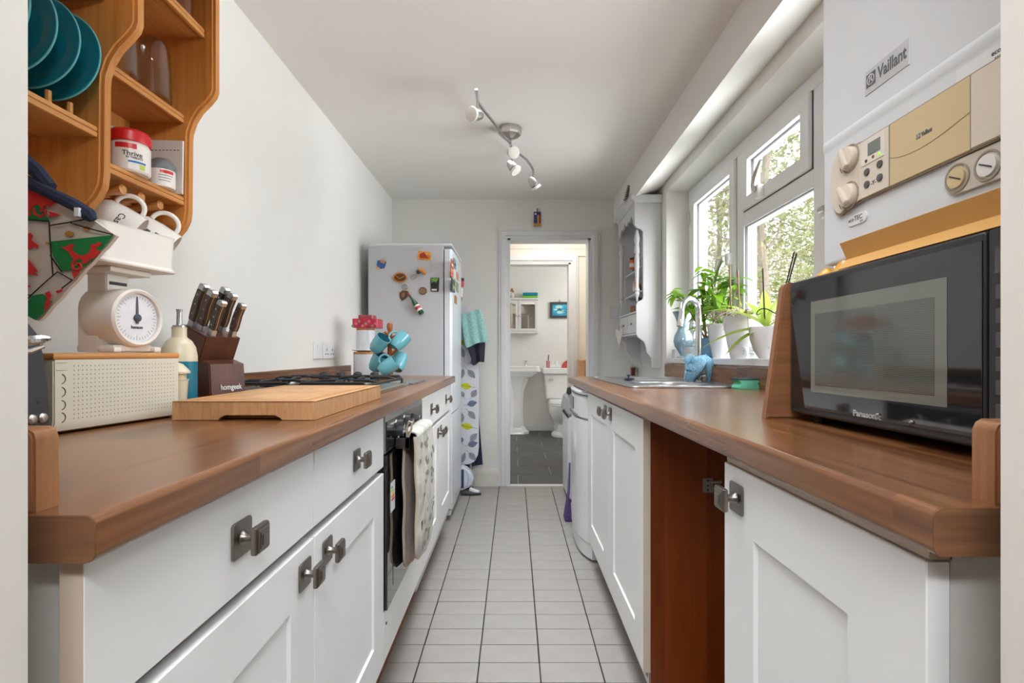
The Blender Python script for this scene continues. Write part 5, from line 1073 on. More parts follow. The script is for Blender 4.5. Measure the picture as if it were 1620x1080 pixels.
for (yy, zz, an) in ((.866, 1.376, 25), (.868, 1.314, 35)):
    M = AX((X1-.002, yy, zz), (-1, 0, 0)); b = B(); lathe(b, [(.0235, -.001), (.0235, .001), (.0215, .0012), (.0205, -.0005), (0, -.0005)], 28, M); rc = obj('dial_recess', b, BRIM, kp, shear=True)
    b = B(); lathe(b, [(.0195, 0), (.0195, .005), (.017, .009), (0, .0095)], 28, M); a = math.radians(an)
    box(b, -.0048, .0048, -.0185, .0185, .008, .016, .003, 2, M@Matrix.Rotation(a, 4, 'Z')); obj('dial_knob', b, BEIGE, kp, shear=True)
    b = B(); tube(b, [(X1-.0024, yy+.0268*math.cos(t), zz+.0268*math.sin(t)) for t in [-.7+k*.14 for k in range(11)]], .0005, 4); obj('dial_mark', b, INK, kp, shear=True)
b = B(); box(b, X1-.003, X1-.001, .786, .837, 1.350, 1.388, .0006, 1); sf = obj('display_surround', b, pm('display_surround', (220, 212, 200), .4), kc, shear=True)
b = B(); box(b, X1-.0034, X1-.0025, .793, .821, 1.362, 1.382); dsp = obj('display', b, pm('lcd_grey', (112, 118, 112), .2), kc, shear=True)
for y, z, c in ((.825, 1.356, INK), (.809, 1.357, pm('led_red', (130, 70, 60), .4)), (.795, 1.356, pm('led_green', (150, 220, 60), .4, em=((150, 230, 50), .6)))): b = B(); lathe(b, [(.0028, 0), (.002, .001), (0, .0013)], 12, AX((X1-.003, y, zs(z, y)), (-1, 0, 0))); obj('indicator_light', b, c, kc)
for y, z in ((.824, 1.338), (.795, 1.340), (.824, 1.318), (.795, 1.319)): b = B(); lathe(b, [(.0062, 0), (.0055, .002), (0, .003)], 16, AX((X1-.002, y, zs(z, y)), (-1, 0, 0))); obj('button', b, pm('button_dark', (92, 92, 92), .3, .3), kc)
b = B(); text(b, '-Y-', .010, face_nx((X1-.0021, .8095, 1.316))); obj('lettering', b, INK, kc, shear=True)
GREYI = pm('logo_grey', (92, 92, 94), .4); 
def logo(par, y0, y1, z, h, x, m):
    L = y0-y1; b = B(); q = h*1.0; box(b, x-.0004, x, y0-q, y0, z-h/2, z+h/2); text(b, 'Vaillant', h*1.3, face_nx((x, y0-q*1.2-(L-q*1.2)/2, z)), .0003, L-q*1.25, .02); obj('lettering', b, m, par, shear=True)
    b = B(); s = h/2*.75; yc = y0-q/2; tube(b, [(x-.0006, yc+s*math.cos(t), z+s*math.sin(t)) for t in [k*PI/6 for k in range(13)]], h*.03, 4); tube(b, [(x-.0006, yc-s*.3, z+s*.95), (x-.0006, yc-s*.2, z), (x-.0006, yc-s*.5, z-s*.5)], h*.03, 4); tube(b, [(x-.0006, yc+s*.3, z+s*.95), (x-.0006, yc+s*.2, z), (x-.0006, yc+s*.5, z-s*.5)], h*.03, 4); obj('emblem', b, WHITEINK, par, shear=True)
b = B(); box(b, BX-.0012, BX+.001, .744, .838, 1.466, 1.505, .0005, 1); bd_ = obj('badge', b, pm('badge_silver', (196, 197, 199), .3, .3), bo, shear=True)
logo(bd_, .834, .748, 1.487, .021, BX-.0013, GREYI); logo(fs, .724, .697, 1.351, .0068, X1-.0012, GREYI)
b = plateyz(rrect(.834, .882, 1.263, 1.281, .009), BX-.001, BX+.001); bg2 = obj('model_badge', b, pm('badge_pale', (226, 226, 226), .3), bo, shear=True)
b = B(); text(b, 'eco', .010, face_nx((BX-.0011, .8725, 1.273)), .0002); text(b, 'TEC', .011, face_nx((BX-.0011, .854, 1.2732)), .0003); text(b, 'pro', .005, face_nx((BX-.0011, .846, 1.2665)), .0002); obj('lettering', b, GREYI, bg2, shear=True)
b = plateyz([(.54, 1.375), (.665, 1.375), (.665, 1.412), (.54, 1.412)], BX-.0006, BX+.001); sti = obj('sticker', b, pm('clear_sticker', (219, 219, 219), .4), bo, shear=True)
b = B(); text(b, 'ecoTEC pro', .0085, face_nx((BX-.0007, .595, 1.404)), .0002); text(b, 'EASY ACCESS', .005, face_nx((BX-.0007, .597, 1.396)), .0002); obj('lettering', b, INK, sti, shear=True)
ov_ = plateyz(rrect(.565, .681, 1.25, 1.295, .0224, 8), BX-.003, BX+.002, .001); go = obj('gauge_panel', ov_, pm('gauge_panel', (196, 186, 172), .4), bo, shear=True)
for y, nm in ((.661, 'filling_tap'), (.618, 'gauge')):
    M = AX((BX-.003, y, zs(1.2715, y)), (-1, 0, 0)); b = B(); lathe(b, [(.0185, -.001), (.0185, .0012), (.0165, .0012), (.0155, -.0004), (0, -.0004)], 28, M); rc = obj(nm, b, BRIM, go)
    b = B(); lathe(b, [(.0135, 0), (.013, .003), (0, .0035)], 24, M); obj('face', b, pm('gauge_face', (226, 222, 216), .2) if nm == 'gauge' else GOLD, rc)
    b = B(); box(b, -.0008, .0008, -.009, .009, .0034, .0042, 0, 2, M@Matrix.Rotation(1.1, 4, 'Z')); obj('needle', b, INK, rc)
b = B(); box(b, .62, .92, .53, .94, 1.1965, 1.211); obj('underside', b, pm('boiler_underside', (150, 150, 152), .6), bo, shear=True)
# envelope and amber packets on top of the microwave
ENV = pm('manila_envelope', (204, 156, 88), .75, var=.04, vs=5)
ev = B(); pe = [(.5485, 1.1885), (.5635, 1.2055), (.5515, 1.2325), (.5525, 1.2332), (.5655, 1.206), (.5505, 1.188)]
prism(ev, pe, 'y', .50, .868); solo('envelope', ev, ENV, 'folded manila envelope propped on the microwave against the boiler', 'envelope', shear=True)
AMB = pm('amber_wrapper', (206, 150, 30), .25, var=.35, vs=40, coat=.4)
b = B()
for (y0, y1, x, h) in ((.925, .985, .57, .012), (.86, .93, .565, .016)): sheet(b, lambda u, v: (x+.03*v, y0+(y1-y0)*u, zs(1.1885, y0)+h*math.sin(PI*u)*math.sin(PI*v)*(1+.5*math.sin(9*u+5*v))), 14, 10, .001)
solo('wrapper', b, AMB, 'crumpled amber sweet wrapper on the far end of the microwave top', 'wrapper')

# ================================================================ small painted dresser hung on the right wall
GREYP = pm('dresser_white', (214, 216, 219), .4, var=.015)
ds = thing('wall_dresser', 'white painted wall dresser with turned spindles hung near the back wall', 'wall dresser', (.85, 3.6, .95))
DY0, DY1 = 3.33, 3.86; dq = lambda px, py: (XP(px, DY0), ZP(py, DY0))
so_ = [dq(x, y) for x, y in ((1004, 321), (1004, 356), (1007, 360), (1013, 362), (1017, 366), (1017.5, 470), (1016, 474), (1009, 477), (1006.5, 482), (1006.5, 527), (1009, 533), (1014, 537), (1019, 541), (1022, 549), (1023, 557), (1026, 561), (1030.5, 566), (1031, 582))]+[(XR-.002, ZP(582, DY0)), (XR-.002, ZP(321, DY0))]
for y in (DY0, DY1-.016): b = B(); prism(b, so_, 'y', y, y+.016, .002); obj('side_panel', b, GREYP, ds)
b = B(); box(b, XR-.012, XR-.002, DY0+.016, DY1-.016, .97, 2.0); obj('back_panel', b, GREYP, ds)
zt_ = ZP(321, DY0); zc = ZP(309, DY0); xf = so_[0][0]
b = B(); prism(b, [(XR-.002, zt_-.002), (xf-.004, zt_-.002), (xf-.006, zt_+.012), (xf-.02, zt_+.026), (xf-.026, zt_+.036), (xf-.026, zt_+.05), (XR-.002, zt_+.05)], 'y', DY0-.022, DY1+.022, .002); obj('cornice', b, GREYP, ds)
n = 9; val = [(DY0+.016, zt_), (DY0+.016, zt_-.145)]
yy0, yy1 = DY0+.016, DY1-.016; pts = []
for i in range(n*4+1):
    f = i/(n*4); pts.append((yy0+(yy1-yy0)*f, zt_-.05-.02*abs(math.cos(f*PI*2.5))*1.2-.05*max(0, abs(2*f-1)-.6)/.4-.02*(1 if (i % 8) < 4 else 0)))
b = B(); prism(b, [(yy0, zt_)]+pts+[(yy1, zt_)], 'x', xf+.002, xf+.014); obj('valance', b, GREYP, ds)
zd0, zd1 = ZP(527, DY0), ZP(494, DY0)
for z in (1.612, 1.452): b = B(); box(b, xf+.05, XR-.012, DY0+.016, DY1-.016, z-.012, z, .002); obj('shelf', b, GREYP, ds)
b = B(); box(b, xf+.008, XR-.012, DY0+.016, DY1-.016, zd1-.002, zd1+.010, .002); obj('shelf', b, GREYP, ds)
b = B(); box(b, xf+.008, XR-.012, DY0+.016, DY1-.016, zd0-.010, zd0+.003, .002); obj('shelf', b, GREYP, ds)
ym = (DY0+DY1)/2
for y0_, y1_ in ((DY0+.018, ym-.003), (ym+.003, DY1-.018)):
    b = B(); box(b, xf+.012, xf+.026, y0_, y1_, zd0+.006, zd1-.005, .002); box(b, xf+.026, XR-.05, y0_+.004, y1_-.004, zd0+.008, zd1-.02); d = obj('drawer', b, GREYP, ds)
    b = B(); box(b, xf+.004, xf+.012, (y0_+y1_)/2-.014, (y0_+y1_)/2+.014, (zd0+zd1)/2-.006, (zd0+zd1)/2+.008, .003); obj('cup_handle', b, PEWTER, d)
def spindle(y):
    z0, z1 = ZP(476, DY0), ZP(362, DY0); L = z1-z0; pr_ = [(.004, 0), (.006, .06), (.012, .10), (.009, .14), (.013, .15), (.013, .17), (.008, .2), (.010, .4), (.012, .6), (.008, .66), (.014, .7), (.011, .76), (.008, .8), (.015, .86), (.010, .93), (.005, 1)]
    b = B(); lathe(b, [(r*1.45, z*L) for r, z in pr_], 14, Matrix.Translation((xf+.022, y, z0))); obj('spindle', b, GREYP, ds)
spindle(DY0+.03); spindle(DY1-.03)
def jar_(name, y, z, r, h, cl, capc, label, x=.885, lab=None):
    t = thing(name, label, 'jar' if 'jar' in name else 'bottle', (x, y, z), group='jars and bottles on the wall dresser'); M = Matrix.Translation((x, y, z))
    b = B(); 
    if 'bottle' in name: lathe(b, [(r*.9, 0), (r, .003), (r, h*.6), (r*.4, h*.78), (r*.36, h*.9), (0, h*.9)], 16, M)
    else: lathe(b, [(r*.9, 0), (r, .003), (r, h*.75), (r*.85, h*.82), (0, h*.82)], 16, M)
    obj('body', b, pm('jar_%s' % '_'.join(map(str, cl)), cl, .2), t)
    b = B(); rc = r*.45 if 'bottle' in name else r*.95; lathe(b, [(rc, h*(.86 if 'bottle' in name else .82)), (rc, h), (0, h)], 14, M); obj('cap', b, capc, t)
    if lab: b = B(); lathe(b, [(r*1.02, h*.15), (r*1.02, h*.5)], 16, M, cap=False); obj('paper_label', b, lab, t)
WL = pm('paper_label', (216, 208, 196), .7, var=.1, vs=60); BLK = INK; OR = pm('orange_cap', (214, 110, 40), .5)
jar_('spice_jar', 3.50, 1.6125, .026, .075, (206, 96, 30), BLK, 'orange spice jar with a black cap nearest the spindle on the upper dresser shelf', .815, WL)
jar_('sauce_bottle', 3.58, 1.6125, .024, .135, (60, 36, 26), BLK, 'tall dark sauce bottle at the back of the upper dresser shelf', .85, WL)
jar_('sauce_bottle', 3.66, 1.6125, .024, .15, (150, 96, 44), BLK, 'amber sauce bottle, tallest on the upper dresser shelf', .875, WL)
jar_('spice_jar', 3.42, 1.6125, .025, .09, (190, 80, 34), BLK, 'rust coloured jar at the near end of the upper dresser shelf', .88)
jar_('spice_jar', 3.47, 1.4525, .022, .07, (216, 206, 190), OR, 'pale spice jar with an orange cap on the lower dresser shelf', .825, WL)
jar_('spice_jar', 3.55, 1.4525, .022, .065, (130, 76, 50), OR, 'brown spice jar with an orange cap behind the pale one on the lower dresser shelf', .86)
t = thing('biscuit_jar', 'glass storage jar with wire clip on top of the dresser drawers', 'jar', (.835, 3.5, zd1+.01), group='jars and bottles on the wall dresser'); M = Matrix.Translation((.835, 3.5, zd1+.01))
b = B(); lathe(b, [(0, .001), (.048, .001), (.052, .006), (.052, .075), (.045, .085)], 20, M, cap=False); obj('body', b, CLEAR, t)
b = B(); lathe(b, [(.046, .086), (.05, .09), (.05, .098), (.03, .105), (0, .106)], 20, M); obj('lid', b, pm('jar_lid_grey', (110, 110, 112), .4, .4), t)
b = B(); lathe(b, [(.046, .004), (.046, .045), (0, .05)], 16, M); obj('biscuits', b, pm('biscuit', (150, 96, 66), .9, var=.5, vs=40), t)
ht = thing('heart_ornament', 'white wooden heart hanging from the far dresser drawer on a cord', 'ornament', (.72, 3.78, 1.06))
hx = xf-.012; hy, hz = 3.745, ZP(523, 3.745)
hp = [(hy-.036+.0, hz-.01), (hy-.03, hz+.012), (hy-.012, hz+.014), (hy, hz-.002), (hy+.012, hz+.014), (hy+.03, hz+.012), (hy+.036, hz-.012), (hy+.02, hz-.06), (hy, hz-.125), (hy-.02, hz-.06)]
MW[ht] = Matrix.Translation((-ht.location.x, -ht.location.y, -ht.location.z)); b = B(); prism(b, hp, 'x', hx-.008, hx, .002, 2, Matrix.Translation((hx, hy, 0))@Matrix.Rotation(math.radians(35), 4, 'Z')@Matrix.Translation((-hx, -hy, 0))); obj('heart', b, pm('heart_white', (226, 222, 214), .6), ht)
b = B(); tube(b, [(xf+.008, hy, (zd0+zd1)/2), (hx-.006, hy, hz+.03), (hx-.004, hy, hz)], .0015, 5); obj('cord', b, PIPE, ht)
c = lambda px, py, D=3.8: (XP(px, D), D, ZP(py, D))
b = B(); tube(b, [c(983, 537), c(989, 546), c(990, 556), c(996, 563), c(999, 572), c(996.5, 580)], .0028, 6); solo('hanging_cable', b, WHITEPL, 'thin white cable hanging below the wall dresser drawers', 'cable')
b = B(); box(b, XP(999, 3.97), XP(1004.5, 3.97), 3.96, 4.0, zs(.9, 4), ZP(581, 3.97)); solo('wooden_batten', b, REDPINE, 'short dark wood batten in the corner below the wall dresser', 'batten')
t = thing('notebook', 'white spiral bound notebook standing on top of the wall dresser', 'notebook', (.80, 3.5, zt_+.05)); p0 = Vector((.742, 3.46, zt_+.051))
b = B(); box(b, -.004, .004, 0, .14, 0, .11, .001, 1, Matrix.Translation(p0)@Matrix.Rotation(math.radians(16), 4, 'Y')); obj('cover', b, WHITEPL, t)
for k in range(9): b = B(); tube(b, [p0+Vector((.008*math.cos(a)+.002+.0035*k, -.003+.004*math.sin(a), .008+.0115*k)) for a in [j*PI/4 for j in range(9)]], .0016, 4); obj('spiral_ring', b, INK, t)

# ================================================================ window sill plants and ornaments
SZ = lambda D: zs(SILL, D)
def lmesh(name, L, w, curl, m, n=5):
    b = B(); t = []
    for i in range(n+1):
        f = i/n; ww = w*math.sin(PI*min(1, f**.8*.98+.02))**.8*.5; z = -curl*L*f*f
        t.append([b.verts.new((L*f, -ww, z+ww*.35)), b.verts.new((L*f, 0, z)), b.verts.new((L*f, ww, z+ww*.35))])
    for a, c_ in zip(t, t[1:]):
        for k in (0, 1): b.faces.new((a[k], a[k+1], c_[k+1], c_[k]))
    me = bpy.data.meshes.new(name); 
    for f in b.faces: f.smooth = True
    b.to_mesh(me); b.free(); me.materials.append(m); return me
CHL = leafmat('chilli_leaf', (64, 122, 20), (140, 186, 44), .45); ORL = leafmat('orchid_leaf', (104, 150, 44), (186, 208, 92), .4); DKL = leafmat('dark_leaf', (50, 96, 40), (110, 150, 70), .35)
LM = [lmesh('leaf', .075, .034, .35, CHL), lmesh('leaf', .058, .028, .55, CHL), lmesh('leaf', .09, .036, .7, CHL)]
def orient(p, az, el, roll=0, s=1): return Matrix.Translation(p)@Matrix.Rotation(az, 4, 'Z')@Matrix.Rotation(-el, 4, 'Y')@Matrix.Rotation(roll, 4, 'X')@Matrix.Scale(s, 4)
POTB = pm('blue_pot', (98, 136, 170), .4, var=.04); WPOT = pm('white_pot', (226, 226, 228), .35, var=.02); SOIL = pm('bark_soil', (96, 74, 56), 1, var=.4, vs=60, bump=.6, bs=80); STEM = pm('green_stem', (112, 120, 62), .7, var=.15); WSTEM = pm('woody_stem', (136, 110, 82), .8, var=.2)
def pot(t, x, y, r0, r1, h, m, prof=None, mt=.006):
    z = SZ(y); M = Matrix.Translation((x, y, z)); b = B()
    lathe(b, prof or [(0, 0), (r0, 0), (r0+.001, .003), (r1, h-.004), (r1, h), (r1-mt, h), (r1-mt*1.4, h-.03)], 32, M, cap=False); obj('pot', b, m, t)
    b = B(); rr = (prof[-1][0] if prof else r1-mt*1.4); lathe(b, [(rr, h-.022), (rr*.5, h-.014), (0, h-.012)], 24, M); obj('soil', b, SOIL, t)
# chilli plant in a blue pot
rd = random.Random(21); x, y = 1.015, 2.70
t = thing('potted_plant', 'leafy green chilli plant in a blue pot behind the tap', 'plant', (x, y, SZ(y))); pot(t, x, y, .045, .056, .105, POTB)
b = B(); lathe(b, [(0, .001), (.055, .001), (.064, .012), (.060, .012), (.05, .004)], 28, Matrix.Translation((x, y, SZ(y)-.0)), cap=False); obj('saucer', b, TEALP, t)
tips = []
stems = [[(0, 0, .09), (-.01, 0, .2), (-.02, .02, .32), (-.005, .01, .455)], [(0, 0, .09), (-.05, .03, .2), (-.09, .06, .29), (-.13, .14, .36)], [(0, 0, .09), (.02, -.04, .19), (.05, -.09, .29), (.05, -.14, .38)], [(0, 0, .09), (-.03, -.06, .17), (-.06, -.1, .25), (-.07, -.14, .32)], [(0, 0, .09), (.0, .05, .2), (-.03, .1, .3), (-.04, .17, .33)], [(-.01, 0, .2), (.02, -.03, .3), (.01, -.05, .41)]]
b = B()
for s_ in stems:
    pts = [Vector((x+a, y+c_, SZ(y)+d)) for a, c_, d in s_]; tube(b, pts, [.006-.001*i for i in range(len(pts))], 6)
    for i in range(len(pts)-1):
        for k in range(4):
            if i == 0 and k < 3: continue
            tips.append((pts[i].lerp(pts[i+1], k/4), i))
    tips += [(pts[-1], 3)]*5
obj('stem', b, WSTEM, t)
for p, i in tips:
    for k in range(2): inst('leaf', rd.choice(LM), t, orient(p+Vector((rd.gauss(0, .012), rd.gauss(0, .012), rd.gauss(0, .012))), rd.uniform(0, 2*PI), rd.uniform(-.5, .7), rd.uniform(-.4, .4), rd.uniform(.7, 1.15)))
# dark leaved plant in tall white tapered pot
LD = [lmesh('leaf', .07, .026, .4, DKL), lmesh('leaf', .06, .034, .5, CHL)]
x, y = 1.0, 2.47; t = thing('potted_plant', 'sparse green plant in a tall narrow white pot beside the blue pot', 'plant', (x, y, SZ(y))); pot(t, x, y, .04, .068, .165, WPOT)
b = B(); tips = []
for a in (.3, 1.6, 2.7, 3.9, 5.2):
    pts = [Vector((x+.02*math.cos(a), y+.02*math.sin(a), SZ(y)+.15)), Vector((x+.05*math.cos(a), y+.05*math.sin(a), SZ(y)+.24)), Vector((x+.08*math.cos(a), y+.10*math.sin(a), SZ(y)+.33+.04*math.sin(a*3)))]; tube(b, pts, [.004, .003, .002], 6); tips += [pts[1], pts[1].lerp(pts[2], .5), pts[2], pts[2]]
for p, a, e in ((Vector((x+.03, y-.09, SZ(y)+.37)), -1.2, .1), (Vector((x+.03, y-.09, SZ(y)+.37)), 2.4, .25), (Vector((x+.03, y-.09, SZ(y)+.37)), 3.4, .1)): inst('leaf', LD[0], t, orient(p, a, e, 0, 1.5))
tube(b, [(x, y, SZ(y)+.15), (x+.02, y-.05, SZ(y)+.28), (x+.03, y-.09, SZ(y)+.37)], [.004, .003, .002], 6); obj('stem', b, STEM, t)
for p in tips:
    for k in range(3): inst('leaf', rd.choice(LD), t, orient(p, rd.uniform(0, 6.3), rd.uniform(-.6, .5), rd.uniform(-.5, .5), rd.uniform(.7, 1.1)))
# orchid in the big white pot
x, y = 1.005, 2.235; t = thing('potted_plant', 'orchid with canes and aerial roots in the biggest white pot on the sill', 'plant', (x, y, SZ(y))); pot(t, x, y, .058, .092, .185, WPOT)
b = B()
for k in range(26):
    a = rd.uniform(0, 6.3); r = rd.uniform(.01, .08); p = Vector((x+r*math.cos(a), y+r*math.sin(a), SZ(y)+.175)); d = Vector((math.cos(a), math.sin(a), 0))
    tube(b, [p, p+d*.03+Vector((0, 0, rd.uniform(.02, .05))), p+d*.07+Vector((0, 0, rd.uniform(-.01, .04))), p+d*.1+Vector((0, 0, rd.uniform(-.05, .02)))], [.004, .0035, .003, .002], 5)
obj('aerial_root', b, pm('root_grey', (176, 166, 148), .8, var=.2, vs=40), t, kind='stuff')
for dx, dy, h in ((-.03, .06, .42), (-.01, .02, .39)): b = B(); tube(b, [(x+dx, y+dy, SZ(y)+.15), (x+dx-.006, y+dy+.01, SZ(y)+h)], .0035, 6); obj('cane', b, WSTEM, t)
OL = lmesh('leaf', .21, .05, .35, ORL, 8); OL2 = lmesh('leaf', .15, .042, .6, ORL, 8)
for a, e in ((1.9, .9), (2.7, .7), (-1.6, .5), (.6, .6)): inst('leaf', OL2, t, orient((x, y, SZ(y)+.18), a, e))
# orchid in the round white bowl pot
x, y = .995, 2.02; t = thing('potted_plant', 'strap leaved orchid with dark canes in a round white bowl pot beside the oak panel', 'plant', (x, y, SZ(y)))
pot(t, x, y, .03, .06, .125, WPOT, [(0, 0), (.026, 0), (.03, .004), (.048, .035), (.06, .075), (.064, .11), (.063, .125), (.058, .125), (.056, .1)])
for a, e, s_, l in ((2.85, .02, 1.15, OL), (3.15, -.25, .9, OL), (-1.0, 1.25, 1.0, OL), (1.7, 1.0, .9, OL), (2.2, .75, .95, OL), (-.4, .8, .8, OL2), (-1.9, -.45, .55, OL2), (-1.4, -.7, .45, OL2), (1.2, 1.35, .9, OL)): inst('leaf', l, t, orient((x, y, SZ(y)+.118), a, e, 0, s_))
for dx, dy, h in ((.0, .03, .36), (.05, -.11, .40), (.02, -.18, .38)):
    b = B(); tube(b, [(x+dx*.3, y+dy*.3, SZ(y)+.1), (x+dx, y+dy, SZ(y)+h)], .003, 6); obj('cane', b, pm('dark_cane', (54, 44, 42), .7), t)
b = B(); tube(b, [(x+.035*math.cos(a), y+.035*math.sin(a), SZ(y)+.185+.01*math.sin(2*a)) for a in [k*PI/10 for k in range(21)]], .0022, 5); obj('support_ring', b, pm('dark_cane', (54, 44, 42)), t)
# ornaments at the far end
x, y = 1.0, 3.03; t = thing('vase', 'blue grey glazed vase with a flared neck at the far end of the sill', 'vase', (x, y, SZ(y))); M = Matrix.Translation((x, y, SZ(y)))
b = B(); lathe(b, [(0, 0), (.04, 0), (.04, .008), (.018, .018), (.03, .04), (.05, .07), (.056, .10), (.05, .135), (.034, .165), (.03, .18), (.04, .23), (.062, .275), (.058, .275), (.03, .2)], 28, M, cap=False); obj('body', b, pm('blue_grey_glaze', (150, 178, 196), .12, .35, var=.15, vs=9), t)
x, y = .99, 2.88; t = thing('storage_jar', 'clear glass jar with pale contents behind the tap', 'jar', (x, y, SZ(y))); M = Matrix.Translation((x, y, SZ(y)))
b = B(); lathe(b, [(0, .001), (.034, .001), (.038, .006), (.038, .07), (.03, .08), (.03, .094), (.033, .096)], 24, M, cap=False); obj('body', b, CLEAR, t)
b = B(); lathe(b, [(0, .004), (.034, .004), (.034, .06), (0, .062)], 20, M, cap=False); obj('contents', b, pm('pale_salt', (218, 224, 228), .8, var=.15, vs=60), t)
b = B(); lathe(b, [(.034, .092), (.034, .1), (0, .101)], 20, M); obj('lid', b, CLEAR, t)
x, y = .985, 2.12; 
for k, l in enumerate(('lower clear glass dish stacked in front of the biggest white pot', 'middle clear glass dish of the stack before the biggest white pot', 'top clear glass dish of the stack before the biggest white pot')):
    z = SZ(y)+.013*k; M = Matrix.Translation((x, y, z)); b = B(); lathe(b, [(0, .001), (.026, .001), (.036, .018), (.038, .022), (.035, .022), (.026, .005)], 28, M, cap=False); solo('glass_dish', b, CLEAR, l, 'dish', 'glass dishes on the sill')
b = B(); box(b, .984, 1.09, 3.14, 3.2, SZ(3.2)+.0, SZ(3.2)+.055, .004); solo('storage_tin', b, pm('pale_grey_tin', (206, 206, 208), .5), 'pale grey box in the far corner of the sill', 'box')

# ================================================================ CEILING SPOT BAR
CL = thing('ceiling_spotlight', 'brushed steel ceiling light with four swivel spots on a curved bar', 'ceiling light', (-.022, 2.74, CZ))
x, y = -.022, 2.74
b = B(); lathe(b, [(.062, 0), (.062, -.03), (.058, -.04), (.028, -.055), (.02, -.06), (0, -.062)], 8, Matrix.Translation((x, y, CZ))); obj('canopy', b, NICKEL, CL, sharp=20)
zb = CZ-.09
b = B(); tube(b, [(x, y, CZ-.055), (x, y-.01, zb+.01), (x-.03, y-.09, zb), (-.10, 2.47, zb), (-.145, 2.33, zb), (-.163, 2.28, zb+.01), (-.166, 2.24, zb+.04)], .0075, 8); obj('arm', b, STEEL, CL)
b = B(); tube(b, [(x, y, CZ-.055), (x, y+.01, zb), (x+.03, y+.08, zb), (.07, 2.95, zb), (.10, 3.05, zb), (.112, 3.09, zb-.005), (.116, 3.10, zb-.03)], .0075, 8); obj('arm', b, STEEL, CL)
FROST = pm('frosted_lens', (226, 222, 214), .35, var=.02)
def spot(p, q, d):
    b = B(); tube(b, [p, q], .0065, 8); M = AX(Vector(q)-Vector(d).normalized()*.02, d)
    lathe(b, [(0, -.012), (.012, -.010), (.021, .005), (.026, .03), (.026, .042), (.023, .046)], 20, M, cap=False); o = obj('spot_head', b, NICKEL, CL)
    b = B(); lathe(b, [(.0235, .044), (.0235, .05)], 20, M, cap=False); obj('dark_ring', b, INK, o)
    b = B(); lathe(b, [(.025, .05), (.031, .053), (.033, .06), (.031, .066), (.02, .068), (0, .069)], 24, M); obj('bulb', b, FROST, o)
spot((-.163, 2.28, zb+.005), (-.163, 2.28, zb-.055), (-.55, -.75, -.25))
spot((x+.005, y+.02, zb+.01), (x+.005, y+.03, zb-.025), (.35, -.8, -.45))
spot((x+.012, y+.09, zb), (x+.008, y+.10, zb-.075), (.55, -.25, -.75))
spot((.116, 3.10, zb-.03), (.112, 3.11, zb-.075), (.55, .3, -.8))
# plaque over the lobby door
pq = thing('wall_plaque', 'small blue and tan pendant plaque hung over the lobby door', 'plaque', (XP(850, 4), 4.0, ZP(358, 4)))
w4 = lambda px: XP(px, 4.0); z4 = lambda py: ZP(py, 4.0)
b = B(); box(b, w4(844.5), w4(855.5), 3.995, YB, z4(358), z4(335), .002); obj('tablet', b, pm('plaque_blue', (38, 52, 104), .5, var=.25, vs=60), pq)
b = B(); box(b, w4(844.5), w4(855.5), 3.9935, 3.996, z4(358), z4(353.5)); box(b, w4(850), w4(852.5), 3.9935, 3.996, z4(354), z4(340)); obj('tan_figure', b, pm('plaque_tan', (206, 150, 84), .6), pq)
b = B(); box(b, w4(852.5), w4(855.3), 3.993, 3.996, z4(353), z4(341)); obj('brown_panel', b, pm('plaque_brown', (122, 58, 32), .6), pq)
b = B(); lathe(b, [(.008, 0), (0, .001)], 12, AX((w4(847.3), 3.9945, z4(338.5)), (0, -1, 0))); obj('pale_disc', b, WHITEINK, pq)
b = B(); tube(b, [(w4(850), 4.0, z4(335)), (w4(850), 4.0, z4(329.5))], .004, 6); obj('hook', b, INK, pq)

# ================================================================ LOBBY AND BATHROOM
LP = wood('lobby_pine', (196, 128, 70), (226, 166, 104), 'z', 12, .8, .45)
pc = thing('pine_cupboard', 'low pine cupboard standing in the lobby beyond the kitchen door', 'cupboard', (.75, 4.6, 0))
b = B(); box(b, .61, .96, 4.45, 4.9, 0, .955, .003); obj('body', b, LP, pc)
b = B(); box(b, .60, .965, 4.43, 4.92, .955, .978, .004); obj('top', b, LP, pc)
b = B(); box(b, .63, .94, 4.442, 4.452, .05, .93, .003); d = obj('door', b, LP, pc)
b = B(); lathe(b, [(.008, 0), (.012, .012), (0, .016)], 12, AX((.655, 4.442, .9), (0, -1, 0))); obj('knob', b, LP, d)
# wash basin
BXC = .035
wb_ = thing('wash_basin', 'white pedestal wash basin in the bathroom', 'wash basin', (BXC, 6.6, 0))
b = B(); prof = rrect(BXC-.29, BXC+.29, 6.34, 6.835, .05)
def ring(bm, pts, z): return [bm.verts.new((px, py, z)) for px, py in pts]
def scaled(pts, s, cx, cy, oy=0): return [(cx+(px-cx)*s, cy+(py-cy)*s+oy) for px, py in pts]
cy_ = 6.6
rs = [ring(b, scaled(prof, .42, BXC, cy_, .1), .70), ring(b, scaled(prof, .72, BXC, cy_, .06), .745), ring(b, scaled(prof, .93, BXC, cy_, .012), .80), ring(b, scaled(prof, .96, BXC, cy_, .008), .806), ring(b, scaled(prof, 1, BXC, cy_), .808), ring(b, prof, .83), ring(b, scaled(prof, .98, BXC, cy_), .834), ring(b, scaled(prof, .98, BXC, cy_), .868), ring(b, scaled(prof, .96, BXC, cy_), .874), ring(b, scaled(prof, .80, BXC, cy_-.03), .868), ring(b, scaled(prof, .7, BXC, cy_-.03), .80), ring(b, scaled(prof, .4, BXC, cy_-.03), .75)]
for a, c_ in zip(rs, rs[1:]):
    for i in range(len(a)): b.faces.new((a[i], a[(i+1) % len(a)], c_[(i+1) % len(a)], c_[i]))
b.faces.new(rs[0]); b.faces.new(rs[-1]); bmesh.ops.recalc_face_normals(b, faces=b.faces); obj('basin', b, CERAM, wb_, sharp=25)
